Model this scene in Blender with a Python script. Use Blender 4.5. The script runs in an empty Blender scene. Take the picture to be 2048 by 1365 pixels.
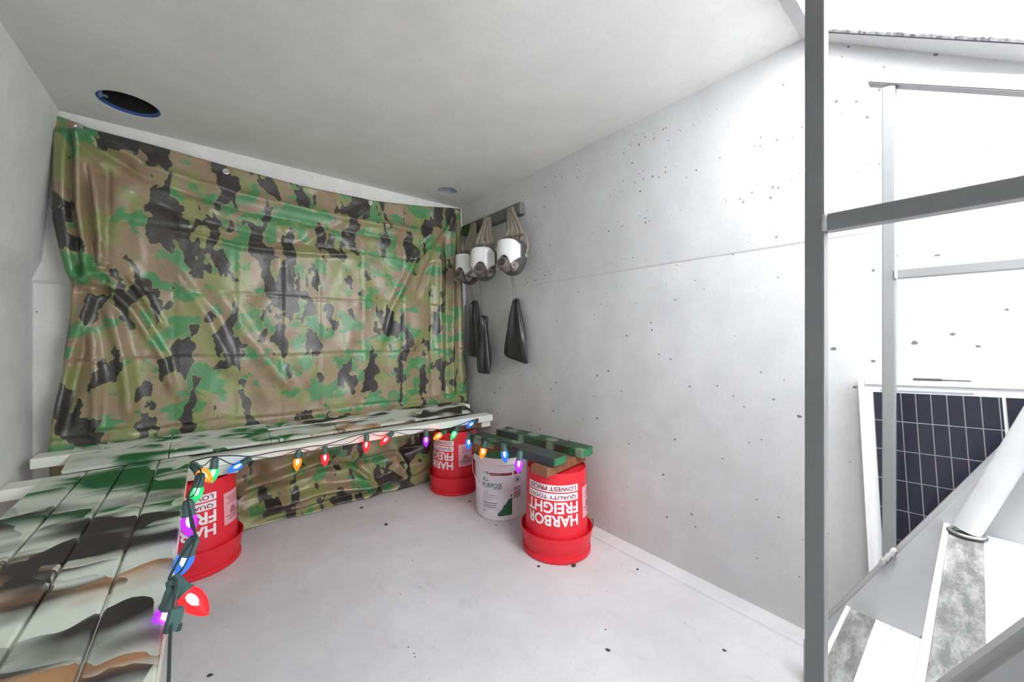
import bpy, bmesh, math, random
import numpy as np
from mathutils import Vector, Matrix, Euler

random.seed(7)
S = bpy.context.scene
COL = S.collection

# ------------------------------------------------------------------ camera
F_PX, YAW, HORIZON, EYE = 754.0, math.radians(38.9), 670.6, 0.945
cam_d = bpy.data.cameras.new('camera')
cam_d.sensor_width = 36.0
cam_d.lens = 36.0 * F_PX / 2048.0
cam_d.shift_y = -(1365 / 2 - HORIZON) / 2048.0
cam_d.clip_start = 0.02
cam = bpy.data.objects.new('camera', cam_d)
cam.location = (0, 0, EYE)
cam.rotation_euler = (math.pi / 2, 0, -YAW)
COL.objects.link(cam)
S.camera = cam

# ------------------------------------------------------------------ sky, sun, exposure
w = bpy.data.worlds.new('sky')
S.world = w
w.use_nodes = True
bg = w.node_tree.nodes['Background']
bg.inputs['Color'].default_value = (0.955, 0.98, 1.0, 1)
bg.inputs['Strength'].default_value = 6.0
sun_d = bpy.data.lights.new('sun', 'SUN')
sun_d.energy = 1.2
sun_d.angle = math.radians(14)
sun_d.color = (1.0, 0.98, 0.95)
sun = bpy.data.objects.new('sun', sun_d)
sun.rotation_euler = Vector((0.38, 0.03, -0.92)).to_track_quat('-Z', 'Y').to_euler()
COL.objects.link(sun)
S.view_settings.view_transform = 'Standard'
S.view_settings.look = 'None'
S.view_settings.gamma = 1.0
S.view_settings.use_curve_mapping = False
S.view_settings.exposure = 1.10
S.cycles.max_bounces = 10
S.cycles.diffuse_bounces = 7
S.cycles.use_adaptive_sampling = True
S.cycles.adaptive_threshold = 0.03
S.cycles.glossy_bounces = 4
S.cycles.transparent_max_bounces = 8


# ------------------------------------------------------------------ helpers
def ray(u, v):
    a = (u - 1024) / F_PX
    s, c = math.sin(YAW), math.cos(YAW)
    return Vector((s + a * c, c - a * s, (HORIZON - v) / F_PX))


def at(u, v, axis, val):
    r = ray(u, v)
    t = (val - (EYE if axis == 2 else 0)) / r[axis]
    p = r * t
    p.z += EYE
    return p


def link(o, parent=None):
    COL.objects.link(o)
    if parent is not None:
        o.parent = parent
    return o


def tag(o, label=None, cat=None, group=None, kind=None):
    if label: o['label'] = label
    if cat: o['category'] = cat
    if group: o['group'] = group
    if kind: o['kind'] = kind
    return o


def thing(name, label, cat, loc=(0, 0, 0), rotz=0.0, group=None):
    o = bpy.data.objects.new(name, None)
    o.empty_display_size = 0.05
    o.location = loc
    o.rotation_euler = (0, 0, rotz)
    link(o)
    return tag(o, label, cat, group)


def obj(name, bm, mat, parent=None, smooth=False, off=None):
    if off is not None:
        bmesh.ops.translate(bm, verts=bm.verts, vec=-Vector(off))
    me = bpy.data.meshes.new(name)
    bm.normal_update()
    bm.to_mesh(me)
    bm.free()
    if smooth:
        me.polygons.foreach_set('use_smooth', [True] * len(me.polygons))
    if mat: me.materials.append(mat)
    return link(bpy.data.objects.new(name, me), parent)


def auto(o, deg=35):
    """smooth shading with sharp edges kept"""
    me = o.data
    bm = bmesh.new(); bm.from_mesh(me)
    for f in bm.faces: f.smooth = True
    lim = math.radians(deg)
    for e in bm.edges:
        if len(e.link_faces) == 2 and e.calc_face_angle(0) > lim: e.smooth = False
    bm.to_mesh(me); bm.free()
    return o


def box(bm, x0, x1, y0, y1, z0, z1, M=None, bev=0.0):
    r = bmesh.ops.create_cube(bm, size=1.0)
    vs = r['verts']
    T = Matrix.Translation(((x0 + x1) / 2, (y0 + y1) / 2, (z0 + z1) / 2)) @ Matrix.Diagonal((x1 - x0, y1 - y0, z1 - z0, 1))
    if M is not None: T = M @ T
    bmesh.ops.transform(bm, matrix=T, verts=vs)
    if bev:
        es = list({e for v in vs for e in v.link_edges})
        bmesh.ops.bevel(bm, geom=es, offset=bev, segments=2, affect='EDGES', profile=0.6)
    return bm


def mkbox(*a, **k):
    return box(bmesh.new(), *a, **k)


def tube(bm, pts, r, n=8, caps=True, rad=None):
    pts = [Vector(p) for p in pts]
    rings = []
    up = None
    for i, p in enumerate(pts):
        d = (pts[min(i + 1, len(pts) - 1)] - pts[max(i - 1, 0)]).normalized()
        if up is None:
            up = Vector((0, 0, 1)) if abs(d.z) < 0.9 else Vector((1, 0, 0))
        a = (up - d * up.dot(d)).normalized()
        up = a
        b = d.cross(a)
        rr = rad[i] if rad else r
        rings.append([bm.verts.new(p + (a * math.cos(2 * math.pi * k / n) + b * math.sin(2 * math.pi * k / n)) * rr) for k in range(n)])
    for i in range(len(rings) - 1):
        for k in range(n):
            bm.faces.new((rings[i][k], rings[i][(k + 1) % n], rings[i + 1][(k + 1) % n], rings[i + 1][k]))
    if caps:
        bm.faces.new(rings[0][::-1]); bm.faces.new(rings[-1])
    return bm


def smooth_path(pts, sub=6):
    pts = [Vector(p) for p in pts]
    out = []
    for i in range(len(pts) - 1):
        p0 = pts[max(i - 1, 0)]; p1 = pts[i]; p2 = pts[i + 1]; p3 = pts[min(i + 2, len(pts) - 1)]
        for k in range(sub):
            t = k / sub
            out.append(0.5 * ((2 * p1) + (-p0 + p2) * t + (2 * p0 - 5 * p1 + 4 * p2 - p3) * t * t + (-p0 + 3 * p1 - 3 * p2 + p3) * t ** 3))
    out.append(pts[-1])
    return out


def lathe(bm, prof, n=48, M=None):
    """prof: list of (r,z)"""
    rings = []
    for r, z in prof:
        if r < 1e-6:
            v = Vector((0, 0, z))
            rings.append([bm.verts.new(M @ v if M else v)])
        else:
            ring = []
            for k in range(n):
                a = 2 * math.pi * k / n
                v = Vector((r * math.cos(a), r * math.sin(a), z))
                ring.append(bm.verts.new(M @ v if M else v))
            rings.append(ring)
    for A, B in zip(rings, rings[1:]):
        if len(A) == 1 and len(B) == 1: continue
        for k in range(n):
            k2 = (k + 1) % n
            if len(A) == 1: bm.faces.new((A[0], B[k2], B[k]))
            elif len(B) == 1: bm.faces.new((A[k], A[k2], B[0]))
            else: bm.faces.new((A[k], A[k2], B[k2], B[k]))
    return bm


def ribbon(bm, pts, width, side, thick=0.0015):
    """flat strap along pts; side = direction of its width"""
    pts = [Vector(p) for p in pts]
    sd = Vector(side).normalized()
    rows = []
    for i, p in enumerate(pts):
        d = (pts[min(i + 1, len(pts) - 1)] - pts[max(i - 1, 0)]).normalized()
        s = (sd - d * sd.dot(d)).normalized()
        n = d.cross(s)
        h = s * width / 2; t = n * thick / 2
        rows.append([bm.verts.new(q) for q in (p - h - t, p + h - t, p + h + t, p - h + t)])
    for a, b in zip(rows, rows[1:]):
        for k in range(4):
            bm.faces.new((a[k], a[(k + 1) % 4], b[(k + 1) % 4], b[k]))
    bm.faces.new(rows[0][::-1]); bm.faces.new(rows[-1])
    return bm


def prism(bm, poly, axis, a0, a1):
    """extrude a polygon given in the two other axes"""
    def mk(p, a):
        if axis == 0: return (a, p[0], p[1])
        if axis == 1: return (p[0], a, p[1])
        return (p[0], p[1], a)
    A = [bm.verts.new(mk(p, a0)) for p in poly]
    B = [bm.verts.new(mk(p, a1)) for p in poly]
    bm.faces.new(A[::-1]); bm.faces.new(B)
    n = len(poly)
    for i in range(n):
        bm.faces.new((A[i], A[(i + 1) % n], B[(i + 1) % n], B[i]))
    bmesh.ops.recalc_face_normals(bm, faces=bm.faces)
    return bm


# ------------------------------------------------------------------ materials
class NT:
    def __init__(s, name):
        s.m = bpy.data.materials.new(name)
        s.m.use_nodes = True
        s.t = s.m.node_tree
        s.b = s.t.nodes['Principled BSDF']

    def n(s, typ, **kw):
        nd = s.t.nodes.new(typ)
        for k, v in kw.items():
            if k in nd.bl_rna.properties and k not in ('inputs',):
                setattr(nd, k, v)
        return nd

    def put(s, sock, v):
        if isinstance(v, bpy.types.NodeSocket): s.t.links.new(v, sock)
        else:
            if isinstance(v, (tuple, list)) and len(v) == 3 and sock.type == 'RGBA': v = (*v, 1)
            sock.default_value = v

    def math(s, op, a, b=None, c=None, clamp=False):
        nd = s.n('ShaderNodeMath', operation=op); nd.use_clamp = clamp
        s.put(nd.inputs[0], a)
        if b is not None: s.put(nd.inputs[1], b)
        if c is not None: s.put(nd.inputs[2], c)
        return nd.outputs[0]

    def mix(s, fac, a, b, blend='MIX'):
        nd = s.n('ShaderNodeMix', data_type='RGBA', blend_type=blend)
        s.put(nd.inputs[0], fac); s.put(nd.inputs[6], a); s.put(nd.inputs[7], b)
        return nd.outputs[2]

    def noise(s, vec, scale, detail=2.0, rough=0.5, dist=0.0, out=0):
        nd = s.n('ShaderNodeTexNoise')
        if vec is not None: s.t.links.new(vec, nd.inputs['Vector'])
        nd.inputs['Scale'].default_value = scale
        nd.inputs['Detail'].default_value = detail
        nd.inputs['Roughness'].default_value = rough
        nd.inputs['Distortion'].default_value = dist
        return nd.outputs[out]

    def step(s, v, lo, hi):
        nd = s.n('ShaderNodeMapRange', interpolation_type='SMOOTHSTEP')
        s.put(nd.inputs[0], v); nd.inputs[1].default_value = lo; nd.inputs[2].default_value = hi
        return nd.outputs[0]

    def coord(s, kind='Object', scale=(1, 1, 1), loc=(0, 0, 0), rot=(0, 0, 0)):
        tc = s.n('ShaderNodeTexCoord')
        mp = s.n('ShaderNodeMapping')
        s.t.links.new(tc.outputs[kind], mp.inputs[0])
        mp.inputs['Scale'].default_value = scale
        mp.inputs['Location'].default_value = loc
        mp.inputs['Rotation'].default_value = rot
        return mp.outputs[0]

    def world(s, scale=(1, 1, 1), loc=(0, 0, 0), rot=(0, 0, 0)):
        g = s.n('ShaderNodeNewGeometry')
        mp = s.n('ShaderNodeMapping')
        s.t.links.new(g.outputs['Position'], mp.inputs[0])
        mp.inputs['Scale'].default_value = scale
        mp.inputs['Location'].default_value = loc
        mp.inputs['Rotation'].default_value = rot
        return mp.outputs[0]

    def sep(s, v):
        nd = s.n('ShaderNodeSeparateXYZ'); s.t.links.new(v, nd.inputs[0]); return nd.outputs

    def add(s, a, b):
        nd = s.n('ShaderNodeVectorMath', operation='ADD'); s.put(nd.inputs[0], a); s.put(nd.inputs[1], b); return nd.outputs[0]

    def scale(s, a, k):
        nd = s.n('ShaderNodeVectorMath', operation='SCALE'); s.put(nd.inputs[0], a); nd.inputs['Scale'].default_value = k; return nd.outputs[0]

    def bump(s, h, strength=0.3, dist=0.01, normal=None):
        nd = s.n('ShaderNodeBump'); s.put(nd.inputs['Height'], h)
        nd.inputs['Strength'].default_value = strength; nd.inputs['Distance'].default_value = dist
        if normal is not None: s.t.links.new(normal, nd.inputs['Normal'])
        return nd.outputs[0]

    def fin(s, color=None, rough=None, normal=None, metal=None, spec=None):
        if color is not None: s.put(s.b.inputs['Base Color'], color)
        if rough is not None: s.put(s.b.inputs['Roughness'], rough)
        if normal is not None: s.t.links.new(normal, s.b.inputs['Normal'])
        if metal is not None: s.put(s.b.inputs['Metallic'], metal)
        if spec is not None: s.put(s.b.inputs['Specular IOR Level'], spec)
        return s.m


def plain(name, col, rough=0.5, metal=0.0, spec=0.5, var=0.06, vs=30.0, bump=0.0):
    """a colour with faint mottling"""
    N = NT(name)
    c = N.coord()
    n = N.noise(c, vs, 3.0)
    d = tuple(x * (1 - var * 2) for x in col); l = tuple(min(1, x * (1 + var)) for x in col)
    nm = N.bump(n, bump, 0.002) if bump else None
    return N.fin(N.mix(n, d, l), rough, nm, metal, spec)


def concrete(name, base, pits=0.6, pit_scale=20.0, blot=0.10, floor=False):
    N = NT(name)
    c = N.world()
    big = N.noise(c, 1.3, 2.0, 0.6)
    mid = N.noise(c, 7.0, 3.0, 0.6)
    fine = N.noise(c, 90.0, 1.0)
    tone = N.math('ADD', N.math('MULTIPLY', big, 0.55), N.math('MULTIPLY', mid, 0.45))
    tone = N.step(tone, 0.32, 0.68)
    col = N.mix(tone, tuple(x * (1 - blot) for x in base), tuple(min(1, x * (1 + blot * 0.5)) for x in base))
    col = N.mix(N.math('MULTIPLY', N.step(fine, 0.45, 0.7), 0.12), col, tuple(x * 0.72 for x in base))
    if floor:
        sc = N.noise(N.world(scale=(2.2, 1.0, 1)), 5.0, 5.0, 0.72, 0.8)
        scuff = N.step(sc, 0.56, 0.74)
        col = N.mix(N.math('MULTIPLY', scuff, 0.30), col, tuple(x * 0.55 for x in base))
        pale = N.step(N.noise(c, 2.6, 4.0, 0.6), 0.5, 0.7)
        col = N.mix(N.math('MULTIPLY', pale, 0.25), col, (0.88, 0.87, 0.88))
    # bug holes: small dark pits, clustered
    def pit_layer(scale, thr, rad, stretch):
        v = N.n('ShaderNodeTexVoronoi', feature='F1')
        warp = N.scale(N.noise(c, 60.0, 2.0, out=1), 0.012)
        N.t.links.new(N.add(N.world(scale=stretch), warp), v.inputs['Vector'])
        v.inputs['Scale'].default_value = scale
        rnd = N.sep(v.outputs['Color'])
        clus = N.step(N.noise(c, 3.0, 2.0), 0.35, 0.75)
        pr = N.math('ADD', rnd[0], N.math('MULTIPLY', clus, 0.35))
        size = N.math('MULTIPLY', N.math('SUBTRACT', pr, thr), rad)
        return N.math('LESS_THAN', v.outputs['Distance'], N.math('MAXIMUM', size, 0.0))
    pm = N.math('MAXIMUM', pit_layer(pit_scale, 0.96 - pits * 0.3, 0.26, (1, 1, 1.35)),
                pit_layer(pit_scale * 2.6, 1.00 - pits * 0.3, 0.46, (1, 1.3, 1)))
    col = N.mix(N.math('MULTIPLY', pm, 0.86), col, (0.10, 0.10, 0.10))
    return N.fin(col, 0.85, spec=0.2)


def camo_tarp():
    N = NT('camo_tarp_fabric')
    uv = N.coord('UV')
    warp = N.add(N.scale(N.noise(uv, 8.0, 3.0, out=1), 0.09), N.scale(N.noise(uv, 22.0, 2.0, out=1), 0.035))
    def field(loc, sx, sz, sc, det, ro=0.5):
        mp = N.n('ShaderNodeMapping'); N.t.links.new(N.add(uv, warp), mp.inputs[0])
        mp.inputs['Location'].default_value = loc; mp.inputs['Scale'].default_value = (sx, sz, 1)
        return N.noise(mp.outputs[0], sc, det, ro)
    tan = (0.33, 0.24, 0.14); brown = (0.27, 0.175, 0.10); olive = (0.27, 0.29, 0.10); green = (0.045, 0.27, 0.085); black = (0.034, 0.030, 0.029)
    g0 = field((3.1, 0.4, 0), 1.1, 0.8, 8.5, 2.0)
    col = N.mix(N.step(g0, 0.46, 0.54), tan, olive)
    col = N.mix(N.math('MULTIPLY', N.step(field((9.4, 5.0, 0), 1, 0.8, 8.0, 2.0), 0.56, 0.64), 0.7), col, brown)
    gr = field((1.7, 8.8, 0), 0.9, 1.2, 9.5, 2.5)
    col = N.mix(N.math('MULTIPLY', N.step(gr, 0.535, 0.59), 0.92), col, green)
    bk = field((6.3, 2.2, 0), 1.4, 0.66, 8.2, 2.2, 0.5)
    col = N.mix(N.step(bk, 0.545, 0.555), col, olive)
    col = N.mix(N.step(bk, 0.561, 0.571), col, black)
    weave = N.noise(N.coord('UV', scale=(1, 9, 1)), 60.0, 2.0)
    col = N.mix(N.math('MULTIPLY', N.step(weave, 0.5, 0.75), 0.16), col, (0.55, 0.50, 0.45))
    crk = N.noise(uv, 16.0, 6.0, 0.62, 0.6)
    wv = N.n('ShaderNodeTexWave', wave_type='BANDS', bands_direction='Y')
    N.t.links.new(uv, wv.inputs['Vector']); wv.inputs['Scale'].default_value = 55.0; wv.inputs['Distortion'].default_value = 1.5
    nm = N.bump(wv.outputs['Fac'], 0.05, 0.002)
    nm = N.bump(crk, 0.30, 0.012, nm)
    return N.fin(col, 0.36, nm, spec=0.9)


def spray_paint(name, base, region, rotz=0.4, sc=4.0, stretch=(0.6, 1.5), dens=0.40):
    """pale boards sprayed over torn-paper stencils: one side of each flake crisp, the other feathered"""
    N = NT(name)
    P = N.world()
    xyz = N.sep(P)
    col = N.mix(N.noise(P, 5.0, 3.0), tuple(x * 0.92 for x in base), base)
    wob = N.noise(P, 2.5, 1.0)
    warp = N.add(N.scale(N.noise(P, 4.0, 2.0, out=1), 0.32), N.scale(N.noise(P, 14.0, 2.0, out=1), 0.03))
    for i, (paint, k, thr, zone) in enumerate(region):
        mp = N.n('ShaderNodeMapping'); N.t.links.new(N.add(P, warp), mp.inputs[0])
        mp.inputs['Rotation'].default_value = (0, 0, rotz + 0.25 * math.sin(3.0 * i))
        mp.inputs['Scale'].default_value = (stretch[0] * sc * k, stretch[1] * sc * k, 0.01)
        mp.inputs['Location'].default_value = (3.3 * i + 1.1, 7.1 * i, 0.3 * i)
        v = N.n('ShaderNodeTexVoronoi', feature='F1'); N.t.links.new(mp.outputs[0], v.inputs['Vector']); v.inputs['Scale'].default_value = 1.0
        dl = N.n('ShaderNodeVectorMath', operation='SUBTRACT')
        N.t.links.new(mp.outputs[0], dl.inputs[0]); N.t.links.new(v.outputs['Position'], dl.inputs[1])
        d = N.sep(dl.outputs[0])
        rnd = N.sep(v.outputs['Color'])
        # feather across the flake, a little along it
        g = N.math('ADD', d[1], N.math('MULTIPLY', d[0], 0.35))
        fl = N.step(g, -0.05, 0.5)
        gate = N.math('GREATER_THAN', rnd[0], thr)
        m = N.math('ADD', 1.0, N.math('MULTIPLY', gate, N.math('SUBTRACT', fl, 1.0)))
        mp2 = N.n('ShaderNodeMapping'); N.t.links.new(P, mp2.inputs[0])
        mp2.inputs['Rotation'].default_value = (0, 0, rotz)
        mp2.inputs['Scale'].default_value = (0.7, 1.7, 1); mp2.inputs['Location'].default_value = (1.7 * i + 4, 2.9 * i + 5, 0)
        cloud = N.step(N.noise(mp2.outputs[0], sc * 0.95 * k, 1.0), dens, dens + 0.20)
        m = N.math('MULTIPLY', m, cloud)
        if zone:
            ax, a, b, c, e = zone
            q = N.math('ADD', xyz[ax], N.math('MULTIPLY', N.math('SUBTRACT', wob, 0.5), 0.5))
            m = N.math('MULTIPLY', m, N.math('MULTIPLY', N.step(q, a, b), N.math('SUBTRACT', 1.0, N.step(q, c, e))))
        col = N.mix(N.math('MULTIPLY', m, 1.15, clamp=True), col, paint)
    spk = N.noise(P, 55.0, 3.0)
    return N.fin(col, 0.55, N.bump(spk, 0.12, 0.003), spec=0.35)


MINT = (0.66, 0.72, 0.62)
GREEN = (0.012, 0.125, 0.035); DARK = (0.035, 0.030, 0.030); RUST = (0.42, 0.23, 0.11)
M = {}
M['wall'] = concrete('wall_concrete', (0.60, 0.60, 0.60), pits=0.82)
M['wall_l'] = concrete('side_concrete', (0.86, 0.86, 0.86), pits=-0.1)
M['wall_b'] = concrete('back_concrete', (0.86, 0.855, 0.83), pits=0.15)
M['ceil'] = concrete('ceiling_concrete', (0.76, 0.755, 0.74), pits=-0.6, blot=0.08)
M['floor'] = concrete('floor_concrete', (0.68, 0.67, 0.685), pits=0.25, pit_scale=16, floor=True)
M['curb'] = concrete('curb_concrete', (0.70, 0.70, 0.71), pits=0.1)
M['tarp'] = camo_tarp()
M['red'] = plain('red_plastic', (0.80, 0.022, 0.040), 0.42, var=0.04, spec=0.45)
M['print_white'] = plain('white_print', (0.88, 0.86, 0.88), 0.5, var=0.02)
M['print_red'] = plain('dark_red_print', (0.33, 0.02, 0.04), 0.5, var=0.02)
M['pink_label'] = plain('pink_label', (0.80, 0.42, 0.46), 0.5, var=0.05, vs=80)
M['white_plastic'] = plain('white_plastic', (0.78, 0.76, 0.80), 0.4, var=0.03)
M['print_green'] = plain('dark_green_print', (0.05, 0.16, 0.12), 0.5, var=0.04)
M['print_leaf'] = plain('leaf_green_print', (0.035, 0.15, 0.07), 0.55, var=0.35, vs=160)
M['print_maroon'] = plain('maroon_print', (0.28, 0.04, 0.06), 0.5, var=0.04)
M['print_grey'] = plain('grey_print', (0.33, 0.33, 0.36), 0.5, var=0.04)
M['print_black'] = plain('black_print', (0.04, 0.04, 0.045), 0.5, var=0.04)
M['lid_green'] = plain('green_sprayed_rim', (0.02, 0.14, 0.035), 0.45, var=0.2, vs=25)
M['orange_rim'] = plain('orange_inside', (0.55, 0.08, 0.04), 0.5)
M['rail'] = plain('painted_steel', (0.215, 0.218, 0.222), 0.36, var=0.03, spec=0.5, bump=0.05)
M['pipe'] = plain('white_pipe_paint', (0.60, 0.61, 0.62), 0.35, var=0.06, vs=14)
M['stringer'] = plain('stair_paint', (0.43, 0.435, 0.44), 0.42, var=0.05, vs=12, bump=0.05)
M['weld'] = plain('weld_bead', (0.62, 0.62, 0.60), 0.4, var=0.25, vs=200, bump=0.4)
M['wire'] = plain('dark_green_wire', (0.030, 0.050, 0.045), 0.5)
M['socket'] = plain('green_socket', (0.060, 0.135, 0.125), 0.45, var=0.1)
M['metal'] = plain('bright_metal', (0.75, 0.76, 0.74), 0.3, metal=1.0)
M['rubber'] = plain('dark_rubber', (0.085, 0.078, 0.072), 0.55, var=0.1)
M['rubber2'] = plain('grey_rubber', (0.16, 0.14, 0.135), 0.5, var=0.1)
M['port'] = plain('mauve_port', (0.36, 0.30, 0.31), 0.45, var=0.1)
M['strap'] = plain('beige_strap', (0.30, 0.265, 0.205), 0.7, var=0.12, vs=60, bump=0.1)
M['lens'] = plain('white_lens_cover', (0.86, 0.86, 0.85), 0.22, var=0.015, spec=0.6)
M['bag'] = plain('black_nylon', (0.030, 0.030, 0.033), 0.34, var=0.1, spec=0.6, bump=0.1)
M['cord'] = plain('grey_cord', (0.20, 0.19, 0.18), 0.8)
M['blue'] = plain('blue_pipe', (0.035, 0.10, 0.32), 0.4, var=0.1)
M['pale_blue'] = plain('pale_blue_pipe', (0.22, 0.36, 0.50), 0.4, var=0.1)
M['black'] = plain('black_inside', (0.008, 0.008, 0.008), 0.8)
M['grey_pvc'] = plain('grey_pvc', (0.45, 0.46, 0.47), 0.45)
M['alu'] = plain('white_aluminium', (0.80, 0.80, 0.81), 0.35, var=0.02)
M['panel_back'] = plain('panel_sheet', (0.78, 0.78, 0.80), 0.25, var=0.02)
M['rawwood'] = plain('raw_wood', (0.27, 0.115, 0.05), 0.65, var=0.25, vs=18)
M['cream'] = plain('cream_painted_wood', (0.74, 0.74, 0.62), 0.55, var=0.08, vs=25, bump=0.1)
M['mintwood'] = plain('pale_mint_wood', (0.84, 0.87, 0.78), 0.55, var=0.05, vs=14, bump=0.12)
M['debris'] = plain('dark_debris', (0.05, 0.045, 0.04), 0.8)
M['bracket'] = plain('black_cable', (0.05, 0.05, 0.055), 0.5)

M['left_bench'] = spray_paint('sprayed_side_bench', MINT, [
    (GREEN, 1.0, 0.30, (1, 1.42, 1.55, 2.5, 2.6)),
    (DARK, 0.9, 0.30, (1, 0.2, 0.4, 1.58, 1.72)),
    (DARK, 1.3, 0.35, (1, 0.2, 0.4, 1.55, 1.70)),
    (GREEN, 1.4, 0.35, (1, 1.45, 1.6, 2.5, 2.6)),
    (RUST, 1.05, 0.30, (1, 0.3, 0.5, 1.20, 1.36)),
    (DARK, 1.1, 0.25, (1, 0.2, 0.4, 1.52, 1.68)),
    (DARK, 0.8, 0.20, (1, 0.2, 0.4, 1.05, 1.22)),
], rotz=0.25, sc=4.6, stretch=(0.8, 1.15))
M['back_bench'] = spray_paint('sprayed_back_bench', (0.60, 0.62, 0.55), [
    (RUST, 1.0, 0.35, (0, 0.25, 0.40, 1.0, 1.2)),
    (GREEN, 1.0, 0.30, (0, -2.0, -1.9, 0.30, 0.48)),
    (DARK, 1.2, 0.30, (0, 0.25, 0.42, 3.0, 3.2)),
    (GREEN, 1.4, 0.35, (0, -2.0, -1.9, 0.25, 0.45)),
    (DARK, 1.0, 0.35, (0, 0.5, 0.7, 3.0, 3.2)),
], rotz=0.12, sc=7.5, stretch=(0.6, 1.4), dens=0.44)


def dark_camo_board():
    N = NT('green_camo_board')
    P = N.world()
    n1 = N.noise(P, 6.0, 3.0)
    col = N.mix(N.step(n1, 0.4, 0.6), (0.02, 0.085, 0.035), (0.05, 0.06, 0.055))
    col = N.mix(N.step(N.noise(N.world(loc=(4, 2, 0)), 9.0, 2.0), 0.52, 0.62), col, (0.05, 0.03, 0.025))
    g = N.n('ShaderNodeNewGeometry'); nz = N.sep(g.outputs['Normal'])[2]
    v = N.n('ShaderNodeTexVoronoi', feature='F1'); N.t.links.new(N.world(scale=(0.9, 0.75, 0.1), rot=(0, 0, 0.13)), v.inputs['Vector'])
    v.inputs['Scale'].default_value = 15.0; v.inputs['Randomness'].default_value = 0.7
    leaf = N.math('SUBTRACT', 1.0, N.step(v.outputs['Distance'], 0.30, 0.44))
    leaf = N.math('MULTIPLY', leaf, N.step(N.noise(P, 5.0, 1.0), 0.30, 0.42))
    col = N.mix(N.math('MULTIPLY', leaf, 0.9), col, (0.20, 0.28, 0.20))
    return N.fin(col, 0.55, N.bump(n1, 0.1, 0.003), spec=0.35)


M['green_board'] = dark_camo_board()
M['green_end'] = plain('green_board_end', (0.03, 0.22, 0.09), 0.55, var=0.2, vs=40)


def hook_rail_mat():
    N = NT('hook_rail_paint')
    x = N.sep(N.world())
    nz = N.noise(N.world(), 9.0, 3.0)
    m = N.step(N.math('ADD', x[1], N.math('MULTIPLY', nz, 0.25)), 2.12, 2.24)
    col = N.mix(m, N.mix(nz, (0.11, 0.115, 0.105), (0.18, 0.185, 0.17)), (0.025, 0.09, 0.03))
    return N.fin(col, 0.6)


M['hook_rail'] = hook_rail_mat()


def tread_tape():
    N = NT('grit_tape')
    c = N.world()
    n = N.noise(N.world(scale=(0.6, 2.2, 1)), 22.0, 6.0, 0.7)
    col = N.mix(N.step(n, 0.35, 0.68), (0.13, 0.13, 0.125), (0.34, 0.34, 0.33))
    g = N.noise(c, 260.0, 2.0)
    col = N.mix(N.math('MULTIPLY', N.step(g, 0.62, 0.72), 0.35), col, (0.5, 0.5, 0.48))
    return N.fin(col, 0.8, N.bump(g, 0.5, 0.002))


M['tape'] = tread_tape()


def tread_paint():
    N = NT('worn_white_tread')
    n = N.noise(N.world(scale=(0.7, 2.0, 1)), 14.0, 7.0, 0.7)
    col = N.mix(N.step(n, 0.52, 0.72), (0.72, 0.72, 0.73), (0.42, 0.41, 0.40))
    return N.fin(col, 0.5, N.bump(n, 0.1, 0.002))


M['tread'] = tread_paint()


def cell_mat():
    N = NT('solar_cell')
    c = N.coord()
    x = N.sep(c)
    u = N.math('FRACT', N.math('ADD', N.math('MULTIPLY', x[1], 1 / 0.0262), 0.5))
    bar = N.math('LESS_THAN', N.math('ABSOLUTE', N.math('SUBTRACT', u, 0.5)), 0.030)
    fing = N.math('LESS_THAN', N.math('FRACT', N.math('MULTIPLY', x[1], 1 / 0.0018)), 0.25)
    n = N.noise(c, 10.0, 2.0)
    col = N.mix(n, (0.013, 0.013, 0.024), (0.022, 0.022, 0.036))
    col = N.mix(N.math('MULTIPLY', fing, 0.5), col, (0.03, 0.03, 0.045))
    col = N.mix(N.math('MULTIPLY', bar, 0.8), col, (0.34, 0.34, 0.33))
    return N.fin(col, 0.22, spec=0.5)


M['cell'] = cell_mat()


def bulb_mats(name, col, glow):
    N = NT(name + '_bulb_glass')
    t = N.t
    out = t.nodes['Material Output']
    tr = N.n('ShaderNodeBsdfTransparent'); tr.inputs[0].default_value = (*[0.25 + 0.75 * c for c in col], 1)
    N.b.inputs['Base Color'].default_value = (*col, 1)
    N.b.inputs['Roughness'].default_value = 0.12
    N.b.inputs['Emission Color'].default_value = (*glow, 1)
    N.b.inputs['Emission Strength'].default_value = 0.40
    mx = N.n('ShaderNodeMixShader'); mx.inputs[0].default_value = 0.55
    t.links.new(tr.outputs[0], mx.inputs[1]); t.links.new(N.b.outputs[0], mx.inputs[2])
    t.links.new(mx.outputs[0], out.inputs[0])
    F = NT(name + '_bulb_filament')
    F.b.inputs['Base Color'].default_value = (0, 0, 0, 1)
    F.b.inputs['Emission Color'].default_value = (*[0.30 + 0.70 * g for g in glow], 1)
    F.b.inputs['Emission Strength'].default_value = 13.0
    return N.m, F.m


BULB = {
    'red': bulb_mats('red', (0.85, 0.02, 0.03), (1.0, 0.04, 0.05)),
    'orange': bulb_mats('orange', (0.95, 0.28, 0.02), (1.0, 0.32, 0.02)),
    'green': bulb_mats('green', (0.01, 0.42, 0.14), (0.05, 0.75, 0.28)),
    'blue': bulb_mats('blue', (0.02, 0.10, 0.45), (0.05, 0.32, 0.85)),
    'purple': bulb_mats('purple', (0.35, 0.03, 0.62), (0.55, 0.05, 1.0)),
}

# ------------------------------------------------------------------ the room
CEIL, FOLD, SLOPE, FRONT = 1.82, 0.33, 0.70, -1.35


def roof_z(y): return CEIL if y >= FOLD else CEIL - SLOPE * (FOLD - y)


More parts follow.
